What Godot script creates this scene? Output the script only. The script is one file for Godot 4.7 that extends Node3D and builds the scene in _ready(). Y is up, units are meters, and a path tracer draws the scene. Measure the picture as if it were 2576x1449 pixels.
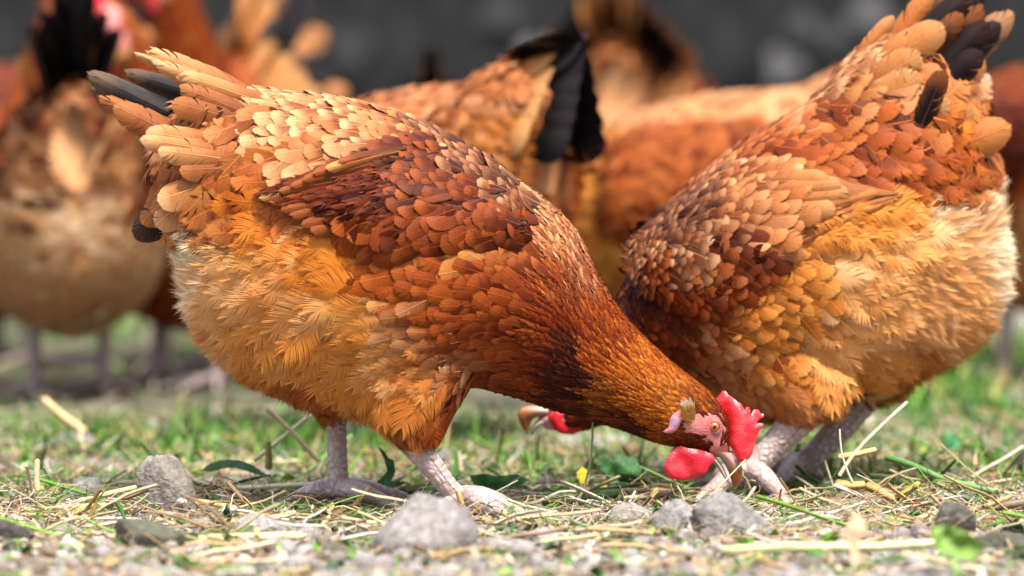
extends Node3D
# Hens feeding on straw-strewn ground, seen from low down with a long lens.

const K := 0.00032188      # metres per drawing unit in the plane of the nearest hen
const HORIZON := 330.0
const EYE := 0.304
const DIST := 3.0

var rng := RandomNumberGenerator.new()
var taken := {}
var mats := {}
var fmesh := {}
var soil_noise := FastNoiseLite.new()
var lump_noise := FastNoiseLite.new()
var barb_tex: ImageTexture

# base colours of plumage, linear
const PLUME := {
	"L": Color(0.54, 0.185, 0.050), "O": Color(0.42, 0.098, 0.016), "R": Color(0.26, 0.046, 0.008), "D": Color(0.090, 0.020, 0.008),
	"P": Color(0.74, 0.44, 0.225), "G": Color(0.62, 0.215, 0.033), "C": Color(0.80, 0.66, 0.46), "B": Color(0.018, 0.012, 0.012),
	"T": Color(0.54, 0.22, 0.058), "S": Color(0.22, 0.032, 0.005), "W": Color(0.66, 0.345, 0.165), "Y": Color(0.74, 0.355, 0.10), "E": Color(0.60, 0.165, 0.012), "N": Color(0.68, 0.26, 0.030)}


class MB:
	var v := PackedVector3Array()
	var n := PackedVector3Array()
	var c := PackedColorArray()
	var uv := PackedVector2Array()
	var i := PackedInt32Array()

	func vert(p: Vector3, nn: Vector3, col := Color.WHITE, t := Vector2.ZERO) -> int:
		v.append(p); n.append(nn); c.append(col); uv.append(t)
		return v.size() - 1

	func tri(a: int, b: int, d: int) -> void:
		var g := (v[b] - v[a]).cross(v[d] - v[a])
		if g.dot(n[a] + n[b] + n[d]) > 0.0:
			i.append(a); i.append(d); i.append(b)
		else:
			i.append(a); i.append(b); i.append(d)

	func quad(a: int, b: int, d: int, e: int) -> void:
		tri(a, b, d); tri(a, d, e)

	# normals from the faces, turned the way the given rough normals point
	func smooth() -> void:
		var s := PackedVector3Array()
		s.resize(v.size())
		for k in range(0, i.size(), 3):
			var g := (v[i[k + 2]] - v[i[k]]).cross(v[i[k + 1]] - v[i[k]])
			s[i[k]] += g; s[i[k + 1]] += g; s[i[k + 2]] += g
		for k in v.size():
			if s[k].length_squared() > 0.0:
				n[k] = s[k].normalized()

	func add(o: MB, t: Transform3D, col := Color.WHITE) -> void:
		var at := v.size()
		var nb := t.basis.inverse().transposed()
		for k in o.v.size():
			v.append(t * o.v[k]); n.append((nb * o.n[k]).normalized()); c.append(o.c[k] * col); uv.append(o.uv[k])
		for k in o.i:
			i.append(at + k)

	func mesh() -> ArrayMesh:
		var a := []
		a.resize(Mesh.ARRAY_MAX)
		a[Mesh.ARRAY_VERTEX] = v; a[Mesh.ARRAY_NORMAL] = n; a[Mesh.ARRAY_COLOR] = c; a[Mesh.ARRAY_TEX_UV] = uv; a[Mesh.ARRAY_INDEX] = i
		var m := ArrayMesh.new()
		m.add_surface_from_arrays(Mesh.PRIMITIVE_TRIANGLES, a)
		return m


class Grid:      # a curved sheet of (ns + 1) x (nt + 1) points
	var ns := 0
	var nt := 0
	var p := PackedVector3Array()
	var n := PackedVector3Array()

	func at(a: int, b: int) -> Vector3:
		return p[a * (nt + 1) + b]

	func normals(middle: PackedVector3Array) -> void:
		n.resize(p.size())
		for a in ns + 1:
			for b in nt + 1:
				var d1 := at(mini(a + 1, ns), b) - at(maxi(a - 1, 0), b)
				var d2 := at(a, mini(b + 1, nt)) - at(a, maxi(b - 1, 0))
				if at(0, 0).distance_to(at(0, nt)) < 1e-4 and (b == 0 or b == nt):
					d2 = at(a, 1) - at(a, nt - 1)
				var g := d1.cross(d2)
				g = g.normalized() if g.length_squared() > 1e-16 else Vector3.UP
				if g.dot(at(a, b) - middle[a]) < 0.0:
					g = -g
				n[a * (nt + 1) + b] = g


# a point of the drawing, at depth z, as a place in the world
func px(dx: float, dy: float, z := 0.0) -> Vector3:
	var s := (DIST - z) / DIST * K
	return Vector3((dx - 1288.0) * s, EYE - (dy - HORIZON) * s, z)


func numbered(called: String) -> String:
	var k: int = taken.get(called, 0)
	taken[called] = k + 1
	return called if k == 0 else "%s_%03d" % [called, k]


func thing(called: String, label: String, category: String, at: Vector3, turn := 0.0, group := "") -> Node3D:
	var o := Node3D.new()
	o.name = numbered(called)
	add_child(o)
	o.position = at
	o.rotation.y = turn
	meta(o, label, category, group)
	return o


func meta(o: Node, label: String, category: String, group := "") -> void:
	o.set_meta("label", label)
	o.set_meta("category", category)
	if group != "":
		o.set_meta("group", group)


func part(called: String, m: Mesh, mat: Material, parent: Node) -> MeshInstance3D:
	var o := MeshInstance3D.new()
	o.name = numbered(called) if parent == self else called
	o.mesh = m
	o.material_override = mat
	parent.add_child(o, true)
	return o


func swarm(called: String, m: Mesh, mat: Material, parent: Node, where: Array, tint: Array) -> MultiMeshInstance3D:
	var mm := MultiMesh.new()
	mm.transform_format = MultiMesh.TRANSFORM_3D
	mm.use_colors = true
	mm.mesh = m
	mm.instance_count = where.size()
	for k in where.size():
		mm.set_instance_transform(k, where[k])
		mm.set_instance_color(k, tint[k])
	var o := MultiMeshInstance3D.new()
	o.name = numbered(called) if parent == self else called
	o.multimesh = mm
	o.material_override = mat
	parent.add_child(o, true)
	o.set_meta("kind", "stuff")
	return o


func srgb(c: Color) -> Color:
	return c.linear_to_srgb()


func flat_mat(key: String, c: Color, rough := 0.7, spec := 0.5) -> StandardMaterial3D:
	if mats.has(key):
		return mats[key]
	var m := StandardMaterial3D.new()
	m.resource_name = key
	m.albedo_color = srgb(c)
	m.vertex_color_use_as_albedo = true
	m.roughness = rough
	m.metallic_specular = spec
	mats[key] = m
	return m


func grain(w: int, h: int, f: Callable) -> ImageTexture:
	var im := Image.create(w, h, false, Image.FORMAT_RGB8)
	for y in h:
		for x in w:
			im.set_pixel(x, y, f.call(float(x) / w, float(y) / h))
	return ImageTexture.create_from_image(im)


func noise_tex(freq: float, kind: int, lo: Color, hi: Color, sd: int, size := 512, octaves := 4) -> NoiseTexture2D:
	var f := FastNoiseLite.new()
	f.seed = sd
	f.noise_type = kind
	f.frequency = freq
	f.fractal_octaves = octaves
	if kind == FastNoiseLite.TYPE_CELLULAR:
		f.cellular_return_type = FastNoiseLite.RETURN_DISTANCE2_SUB
		f.fractal_type = FastNoiseLite.FRACTAL_NONE
	var t := NoiseTexture2D.new()
	t.width = size
	t.height = size
	t.seamless = true
	t.noise = f
	var g := Gradient.new()
	g.set_color(0, lo)
	g.set_color(1, hi)
	t.color_ramp = g
	return t


func cat(a: Array, t: float) -> Variant:
	var k := clampi(int(floor(t)), 0, a.size() - 2)
	var f := clampf(t - k, 0.0, 1.0)
	var p0: Variant = a[maxi(k - 1, 0)]
	var p1: Variant = a[k]
	var p2: Variant = a[k + 1]
	var p3: Variant = a[mini(k + 2, a.size() - 1)]
	return (p1 * 2.0 + (p2 - p0) * f + (p0 * 2.0 - p1 * 5.0 + p2 * 4.0 - p3) * (f * f) + (p1 * 3.0 - p0 - p2 * 3.0 + p3) * (f * f * f)) * 0.5


# ---------------------------------------------------------------- shapes

# stations: [top, bottom, half width, sideways shift]; a closed skin lofted through them
func loft(tops: Array, bots: Array, wid: Array, ns: int, nt: int, shift: Array = [], pow_ := 1.0) -> Grid:
	var g := Grid.new()
	g.ns = ns
	g.nt = nt
	var mid := PackedVector3Array()
	var last := tops.size() - 1.0
	for a in ns + 1:
		var t := last * a / ns
		var top: Vector3 = cat(tops, t)
		var bot: Vector3 = cat(bots, t)
		var w: float = maxf(cat(wid, t), 0.0004)
		var z: float = cat(shift, t) if shift.size() else 0.0
		var c := (top + bot) * 0.5 + Vector3(0, 0, z)
		mid.append(c)
		for b in nt + 1:
			var th := TAU * b / nt
			var ct := cos(th)
			var sn := sin(th)
			g.p.append(c + (top - bot) * 0.5 * ct + Vector3(0, 0, signf(sn) * pow(absf(sn), pow_) * w))
	g.normals(mid)
	return g


func skin(mb: MB, g: Grid, col: Callable, caps := true) -> void:
	var at := mb.v.size()
	for a in g.ns + 1:
		for b in g.nt + 1:
			var k := a * (g.nt + 1) + b
			mb.vert(g.p[k], g.n[k], col.call(g.p[k]), Vector2(float(b) / g.nt, float(a) / g.ns))
	for a in g.ns:
		for b in g.nt:
			var k := at + a * (g.nt + 1) + b
			mb.quad(k, k + 1, k + g.nt + 2, k + g.nt + 1)
	if not caps:
		return
	for a in [0, g.ns]:
		var c := Vector3.ZERO
		for b in g.nt:
			c += g.at(a, b) / g.nt
		var out: Vector3 = (c - (g.at(1, 0) + g.at(1, g.nt / 2)) * 0.5) if a == 0 else (c - (g.at(g.ns - 1, 0) + g.at(g.ns - 1, g.nt / 2)) * 0.5)
		out = out.normalized()
		var m := mb.vert(c + out * 0.0002, out, col.call(c))
		for b in g.nt:
			var e := mb.vert(g.at(a, b), out, col.call(c))
			var f := mb.vert(g.at(a, b + 1), out, col.call(c))
			mb.tri(m, e, f)


# a bent, tapering tube with round ends
func tube(mb: MB, pts: Array, rad: Array, col: Callable, sides := 10, steps := 4, squash := 1.0) -> void:
	var last := pts.size() - 1.0
	var n := int(last) * steps
	var at := mb.v.size()
	var side := Vector3.ZERO
	for a in n + 1:
		var t := last * a / n
		var p: Vector3 = cat(pts, t)
		var d: Vector3 = (cat(pts, minf(t + 0.05, last)) - cat(pts, maxf(t - 0.05, 0.0))).normalized()
		if side == Vector3.ZERO:
			side = d.cross(Vector3(0.13, 0.31, 0.94)).normalized()
		side = (side - d * side.dot(d)).normalized()
		var up := d.cross(side)
		var r: float = cat(rad, t)
		for b in sides + 1:
			var th := TAU * b / sides
			var o := side * cos(th) + up * sin(th) * squash
			mb.vert(p + o * r, o.normalized(), col.call(p + o * r), Vector2(float(b) / sides, t))
	for a in n:
		for b in sides:
			var k := at + a * (sides + 1) + b
			mb.quad(k, k + 1, k + sides + 2, k + sides + 1)
	for e in [0, n]:
		var p: Vector3 = cat(pts, last * e / n)
		var q: Vector3 = cat(pts, last * (1.0 if e == 0 else n - 1.0) / n)
		var d := (p - q).normalized()
		var r: float = cat(rad, last * e / n)
		var m := mb.vert(p + d * r * 0.6, d, col.call(p))
		for b in sides:
			mb.tri(m, at + e * (sides + 1) + b, at + e * (sides + 1) + b + 1)


# a cushion of a shape whose outline is poly (x, y); fat in the middle, thin at the rim
func cushion(poly: PackedVector2Array, thick: float, rim: float, cell: float, rough: float, bend: Callable, col: Callable) -> MB:
	var pts := PackedVector2Array()
	var edge := poly.size()
	for k in edge:
		var a := poly[k]
		var b := poly[(k + 1) % edge]
		var m := maxi(1, int(a.distance_to(b) / cell))
		for j in m:
			pts.append(a.lerp(b, float(j) / m))
	var outline := pts.duplicate()
	var box := Rect2(poly[0], Vector2.ZERO)
	for q in poly:
		box = box.expand(q)
	var y := box.position.y
	var odd := false
	while y < box.end.y:
		var x := box.position.x + (cell * 0.5 if odd else 0.0)
		while x < box.end.x:
			var q := Vector2(x, y)
			if Geometry2D.is_point_in_polygon(q, poly) and rim_gap(q, outline) > cell * 0.45:
				pts.append(q)
			x += cell
		odd = not odd
		y += cell * 0.87
	var mb := MB.new()
	var tr := Geometry2D.triangulate_delaunay(pts)
	for side in [1.0, -1.0]:
		var at := mb.v.size()
		for k in pts.size():
			var d := 0.0 if k < outline.size() else rim_gap(pts[k], outline)
			var f := clampf(d / rim, 0.0, 1.0)
			var h := thick * (0.16 + 0.84 * sqrt(1.0 - (1.0 - f) * (1.0 - f)))
			if k >= outline.size():
				h += rough * lump_noise.get_noise_3d(pts[k].x * 9000.0, pts[k].y * 9000.0, side * 40.0)
			var b: float = bend.call(pts[k])
			mb.vert(Vector3(pts[k].x, pts[k].y, b + side * h), Vector3(0, 0, side), col.call(pts[k]), pts[k] * 60.0)
		for k in range(0, tr.size(), 3):
			if Geometry2D.is_point_in_polygon((pts[tr[k]] + pts[tr[k + 1]] + pts[tr[k + 2]]) / 3.0, poly):
				mb.tri(at + tr[k], at + tr[k + 1], at + tr[k + 2])
	var half := pts.size()
	for k in outline.size():
		var j := (k + 1) % outline.size()
		var t := outline[j] - outline[k]
		var o := Vector3(t.y, -t.x, 0).normalized()
		if Geometry2D.is_point_in_polygon(outline[k] + t * 0.5 + Vector2(o.x, o.y) * 1e-5, poly):
			o = -o
		var a := mb.vert(mb.v[k], o, mb.c[k])
		var b := mb.vert(mb.v[j], o, mb.c[j])
		var c := mb.vert(mb.v[half + j], o, mb.c[j])
		var d := mb.vert(mb.v[half + k], o, mb.c[k])
		mb.quad(a, b, c, d)
	mb.smooth()
	return mb


func rim_gap(q: Vector2, outline: PackedVector2Array) -> float:
	var best := 1e9
	for k in outline.size():
		best = minf(best, q.distance_squared_to(Geometry2D.get_closest_point_to_segment(q, outline[k], outline[(k + 1) % outline.size()])))
	return sqrt(best)


# ---------------------------------------------------------------- feathers

# A feather one unit long and one wide, base at the origin, tip along +Y, its outer face to +Z. It is made of
# bundles of barbs that lie edge to edge along the shaft and part towards the rim by up to «split».
# mark: [colour at the base, colour in the middle, colour of the rim and tip]
func vane(sd: int, full: float, round_: float, cup: float, curl: float, split: float, groups: int, mark: Array, hair := 0.03) -> ArrayMesh:
	var r := RandomNumberGenerator.new()
	r.seed = sd
	var mb := MB.new()
	var sway := r.randf_range(-0.05, 0.05)
	var shaft := func(t: float) -> Vector3: return Vector3(sway * t * t, t, 0.012 - curl * t * t)
	var wide := func(t: float) -> float:
		var w := 0.5 * pow(minf(1.0, t / full * 0.9 + 0.1), 0.6)
		if t > round_:
			w *= sqrt(maxf(0.0, 1.0 - pow((t - round_) / (1.0 - round_), 2.0)))
		return w
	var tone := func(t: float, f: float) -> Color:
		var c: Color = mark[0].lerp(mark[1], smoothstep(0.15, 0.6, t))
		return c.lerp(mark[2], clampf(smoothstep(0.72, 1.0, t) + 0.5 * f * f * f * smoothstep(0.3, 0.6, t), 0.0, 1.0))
	for s in [-1.0, 1.0]:
		var cuts := [0.0]
		for k in groups:
			cuts.append(cuts[-1] + r.randf_range(0.55, 1.45))
		for k in groups:
			var t0: float = cuts[k] / cuts[-1]
			var t1: float = cuts[k + 1] / cuts[-1]
			var open := r.randf() < 0.05 + 0.55 * split
			var gap := split * (r.randf_range(0.5, 1.0) if open else 0.1)
			var short_ := 1.0 - split * (0.3 if open else 0.08) * r.randf()
			var twist := r.randfn(0.0, split * 0.16) if open else 0.0
			var rows := []
			for j in 4:
				var f := j / 3.0
				var row := []
				for e in [0.0, 1.0]:
					var close := lerpf(e, 0.5, gap * f * f * 0.9)
					var t := lerpf(t0, t1, close)
					var at: Vector3 = shaft.call(t * 0.96)
					var rim := minf(1.0, t + 0.17 * sqrt(maxf(0.0, 1.0 - t)))
					var w: float = wide.call(rim)
					var p: Vector3 = shaft.call(rim)
					p.x += s * w
					p.z -= cup * w * w * 4.0 * (0.4 + 0.6 * rim)
					var q := at.lerp(p, f * short_)
					q.y -= 0.04 * sin(PI * f) + twist * f * f * 0.5
					q.z += cup * 0.5 * sin(PI * f) * w + twist * f * 0.35
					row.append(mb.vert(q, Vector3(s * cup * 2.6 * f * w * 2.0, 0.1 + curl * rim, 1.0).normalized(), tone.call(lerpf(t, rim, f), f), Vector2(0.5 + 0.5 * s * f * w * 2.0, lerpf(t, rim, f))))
				rows.append(row)
			for j in 3:
				mb.quad(rows[j][0], rows[j][1], rows[j + 1][1], rows[j + 1][0])
			# loose ends of single barbs
			var a: Vector3 = mb.v[rows[3][0]]
			var b: Vector3 = mb.v[rows[3][1]]
			var back: Vector3 = (a + b - mb.v[rows[2][0]] - mb.v[rows[2][1]]).normalized()
			for h in 5:
				var e0 := a.lerp(b, h / 5.0)
				var e1 := a.lerp(b, (h + 1.0) / 5.0)
				var tip := e0.lerp(e1, 0.6) + (back + Vector3(0, 0.25, 0)) * hair * r.randf_range(0.5, 1.2) + Vector3(0, 0, r.randf_range(-0.4, 0.2) * hair)
				var n: Vector3 = mb.n[rows[3][0]]
				var c: Color = mb.c[rows[3][0]]
				mb.tri(mb.vert(e0, n, c, mb.uv[rows[3][0]]), mb.vert(e1, n, c, mb.uv[rows[3][0]]), mb.vert(tip, n, c, mb.uv[rows[3][0]]))
	# the shaft itself
	var last := []
	for j in 5:
		var t := j / 4.0 * 0.97
		var p: Vector3 = shaft.call(t)
		var w := 0.016 * (1.0 - t * 0.8)
		var c: Color = (tone.call(t, 0.0) as Color).lerp(mark[2], 0.75)
		var now := [mb.vert(p + Vector3(-w, 0, 0.004), Vector3(-.3, 0, 1).normalized(), c, Vector2(0.5, t)), mb.vert(p + Vector3(w, 0, 0.004), Vector3(.3, 0, 1).normalized(), c, Vector2(0.5, t))]
		if j:
			mb.quad(last[0], last[1], now[1], now[0])
		last = now
	return mb.mesh()


# a soft plume of separate hair-like barbs on a short shaft
func plume(sd: int, pairs: int, spread: float, wide: float, mark: Array) -> ArrayMesh:
	var r := RandomNumberGenerator.new()
	r.seed = sd
	var mb := MB.new()
	for a in pairs:
		for s in [-1.0, 1.0]:
			var t: float = (a + r.randf()) / pairs
			var lean: float = s * lerpf(1.0, 0.25, t) * spread * r.randf_range(0.55, 1.25)
			var len_ := lerpf(0.52, 0.30, t) * r.randf_range(0.7, 1.2)
			var p := Vector3(0, t * 0.72, -0.16 * t * t)
			var d := Vector3(sin(lean), cos(lean), r.randf_range(-0.25, 0.22)).normalized()
			var bend := Vector3(-s * 0.12 * r.randf(), 0.05, r.randf_range(-0.22, 0.02))
			var across := Vector3(d.y, -d.x, 0).normalized()
			var w0 := wide * r.randf_range(0.7, 1.3)
			var prev := []
			for k in 3:
				var f := k / 2.0
				var q := p + d * len_ * f + bend * len_ * f * f
				var c: Color = mark[0].lerp(mark[1], clampf((t * 0.6 + f * 0.55), 0.0, 1.0))
				var nn := Vector3(across.x * 0.35 * s, 0.15, 1.0).normalized()
				if k == 2:
					mb.tri(prev[0], prev[1], mb.vert(q, nn, c, Vector2(0.5, t)))
				else:
					var w := w0 * (1.0 - 0.4 * f)
					var now := [mb.vert(q - across * w, nn, c, Vector2(0.4, t)), mb.vert(q + across * w, nn, c, Vector2(0.6, t))]
					if k == 1:
						mb.quad(prev[0], prev[1], now[1], now[0])
					prev = now
	return mb.mesh()


# a soft feather: fine separate barbs that together fill a rounded outline, their ends free
func soft(sd: int, pairs: int, thick: float, stray: float, mark: Array) -> ArrayMesh:
	var r := RandomNumberGenerator.new()
	r.seed = sd
	var mb := MB.new()
	var clump := 0.0
	for s in [-1.0, 1.0]:
		for a in pairs:
			if a % 4 == 0:
				clump = r.randfn(0.0, stray)
			var t := (a + r.randf()) / pairs
			var rim := minf(1.0, t + 0.22 * (1.0 - t * 0.5))
			var w := 0.5 * pow(minf(1.0, rim * 1.9), 0.7)
			if rim > 0.5:
				w *= sqrt(maxf(0.02, 1.0 - pow((rim - 0.5) / 0.52, 2.0)))
			var p0 := Vector3(0, t * 0.86, -0.06 * t * t + 0.01)
			var p2 := Vector3(s * w * r.randf_range(0.85, 1.12) + clump * 0.10, rim * r.randf_range(0.97, 1.05) + 0.02, -0.06 * rim * rim - 0.14 * w * w + clump * 0.03 + r.randf_range(0.0, 0.014))
			var p1 := p0.lerp(p2, 0.55) + Vector3(s * 0.012, -0.014, 0.02)
			var d := (p2 - p0).normalized()
			var across := Vector3(d.y, -d.x, 0).normalized()
			var rows := []
			for k in 3:
				var q: Vector3 = [p0, p1, p2][k]
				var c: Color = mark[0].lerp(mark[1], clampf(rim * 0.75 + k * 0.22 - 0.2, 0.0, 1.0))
				var nn := Vector3(s * 0.28 * k * 0.5, 0.1, 1.0).normalized()
				var h: float = thick * [0.9, 1.0, 0.0][k]
				if k == 2:
					mb.tri(rows[0], rows[1], mb.vert(q, nn, c, Vector2(0.5, t)))
				else:
					var now := [mb.vert(q - across * h, nn, c, Vector2(0.4, t)), mb.vert(q + across * h, nn, c, Vector2(0.6, t))]
					if k == 1:
						mb.quad(rows[0], rows[1], now[1], now[0])
					rows = now
	return mb.mesh()


func make_feathers() -> void:
	var w := Color.WHITE
	var g := func(a: float, b: float, c: float) -> Color: return Color(a, b, c)
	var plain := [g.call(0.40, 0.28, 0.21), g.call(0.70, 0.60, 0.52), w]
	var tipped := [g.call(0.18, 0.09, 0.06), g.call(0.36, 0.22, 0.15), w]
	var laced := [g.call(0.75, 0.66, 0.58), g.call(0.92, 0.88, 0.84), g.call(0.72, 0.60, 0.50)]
	fmesh = {
		"c": [vane(1, 0.45, 0.5, 0.10, 0.05, 0.10, 9, plain), vane(2, 0.5, 0.55, 0.12, 0.05, 0.14, 9, tipped), vane(3, 0.42, 0.5, 0.08, 0.06, 0.10, 9, laced), vane(4, 0.5, 0.5, 0.11, 0.04, 0.3, 9, plain, 0.06)],
		"l": [vane(11, 0.5, 0.45, 0.08, 0.07, 0.55, 10, plain, 0.10), vane(12, 0.42, 0.4, 0.10, 0.09, 0.7, 11, laced, 0.12), vane(13, 0.5, 0.5, 0.08, 0.05, 0.6, 10, tipped, 0.12)],
		"f": [plume(21, 38, 0.85, 0.0042, [g.call(0.80, 0.71, 0.60), w]), plume(22, 36, 0.65, 0.0045, [g.call(0.86, 0.79, 0.70), w]), plume(23, 38, 1.0, 0.0040, [g.call(0.70, 0.60, 0.48), w])],
		"d": [soft(61, 64, 0.0095, 0.14, [g.call(0.76, 0.66, 0.55), w]), soft(62, 60, 0.009, 0.25, [g.call(0.66, 0.55, 0.42), w]), soft(63, 66, 0.010, 0.10, [g.call(0.82, 0.74, 0.65), w])],
		"h": [vane(31, 0.4, 0.3, 0.08, 0.04, 0.5, 8, [g.call(0.35, 0.16, 0.09), g.call(0.66, 0.46, 0.36), w], 0.10), vane(32, 0.45, 0.3, 0.07, 0.04, 0.5, 8, [g.call(0.16, 0.07, 0.04), g.call(0.36, 0.18, 0.12), w], 0.12)],
		"t": [vane(41, 0.5, 0.3, 0.08, 0.05, 0.5, 5, plain, 0.2), vane(42, 0.5, 0.3, 0.08, 0.05, 0.5, 5, tipped, 0.25)],
		"w": [plume(71, 6, 0.45, 0.008, [g.call(0.8, 0.7, 0.6), w]), plume(72, 8, 0.3, 0.007, [g.call(0.8, 0.7, 0.6), w])],
		"k": [plume(51, 16, 0.22, 0.008, [g.call(0.7, 0.6, 0.5), w])]}
	# long tail and flight feathers carry their own two-tone colours
	barb_tex = grain(128, 256, func(u: float, t: float) -> Color:
		var a := absf(u - 0.5) * 2.0
		var line := 0.5 + 0.5 * sin((t * 1.0 - a * 0.32) * 330.0 + 5.0 * lump_noise.get_noise_2d(u * 90.0, t * 160.0))
		var s := 0.74 + 0.20 * line + 0.12 * lump_noise.get_noise_2d(a * 60.0 + 300.0, (t - a * 0.32) * 900.0)
		if a < 0.035:
			s = 1.0
		return Color(s, s * (1.0 if a < 0.035 else 0.985), s * (1.0 if a < 0.035 else 0.97)))


func plume_mat(key: String, tone: Color, barbs := true, rough := 0.56) -> StandardMaterial3D:
	var k := "plume" + key
	if mats.has(k):
		return mats[k]
	var m := flat_mat(k, tone, rough, 0.22)
	if barbs:
		m.albedo_texture = barb_tex
	m.backlight_enabled = true
	m.backlight = Color(0.25, 0.25, 0.25) if barbs else Color(0.5, 0.5, 0.5)
	return m


const LOOK := {   # length, width and spacing for one unit of visible length; tilt of the tip off the skin; meshes
	"c": [1.7, 0.94, 0.36, 8.0, 0.06], "w": [1.3, 0.7, 0.55, 12.0, 0.10], "l": [1.6, 0.80, 0.34, 10.0, 0.08], "f": [1.1, 1.1, 0.20, 32.0, 0.10], "d": [1.5, 1.0, 0.26, 13.0, 0.10], "h": [1.5, 0.38, 0.25, 5.0, 0.05], "t": [1.6, 0.62, 0.36, 8.0, 0.04], "k": [1.3, 0.6, 0.25, 16.0, 0.08]}


# controls: [x, y, direction x, y, visible length, kind, colours] in metres and in the hen's own upright plane
class Coat:
	var ctl: Array = []
	var box := Rect2()
	var cell := 0.004
	var nx := 0
	var who := PackedInt32Array()
	var share := PackedFloat32Array()

	func prepare() -> void:
		box = Rect2(ctl[0][0], Vector2.ZERO)
		for c in ctl:
			box = box.expand(c[0])
		box = box.grow(0.08)
		nx = int(box.size.x / cell) + 1
		var ny := int(box.size.y / cell) + 1
		who.resize(nx * ny * 3)
		share.resize(nx * ny * 3)
		for y in ny:
			for x in nx:
				var q := box.position + Vector2(x, y) * cell
				var d := [1e9, 1e9, 1e9]
				var w := [0, 0, 0]
				for k in ctl.size():
					var e := q.distance_squared_to(ctl[k][0])
					if e < d[0]:
						d = [e, d[0], d[1]]
						w = [k, w[0], w[1]]
					elif e < d[1]:
						d = [d[0], e, d[1]]
						w = [w[0], k, w[1]]
					elif e < d[2]:
						d[2] = e
						w[2] = k
				var sum := 0.0
				for j in 3:
					var s := pow(d[j] + 1e-6, -1.6)
					share[(y * nx + x) * 3 + j] = s
					who[(y * nx + x) * 3 + j] = w[j]
					sum += s
				for j in 3:
					share[(y * nx + x) * 3 + j] /= sum

	func look_up(q: Vector2) -> int:
		var x := clampi(int((q.x - box.position.x) / cell + 0.5), 0, nx - 1)
		var y := clampi(int((q.y - box.position.y) / cell + 0.5), 0, who.size() / 3 / nx - 1)
		return (y * nx + x) * 3


# the same coat as sparse loose wisps in the lighter of its colours
func wispy(coat: Coat, every: float) -> Coat:
	var o := Coat.new()
	o.box = coat.box
	o.nx = coat.nx
	o.who = coat.who
	o.share = coat.share
	for c in coat.ctl:
		var k := []
		k.assign(c)
		if c[3] in ["c", "l", "d", "f"]:
			k[3] = "w"
			k[2] = c[2] * every
			k[4] = c[4] + "LW" if c[3] != "f" else c[4] + "C"
			k.resize(5)
		else:
			k[3] = "-"
		o.ctl.append(k)
	return o


func shade(cols: String, r: RandomNumberGenerator) -> Color:
	var all := Color(0, 0, 0)
	for k in cols.length():
		all += PLUME[cols[k]] * (1.0 / cols.length())
	var a: Color = PLUME[cols[r.randi() % cols.length()]]
	var c := all.lerp(a, [0.1, 0.3, 0.6][r.randi() % 3])
	var v: float = [0.92, 1.0, 1.07][r.randi() % 3]
	return Color(minf(c.r * v, 0.9), minf(c.g * v, 0.9), minf(c.b * v, 0.9))


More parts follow.
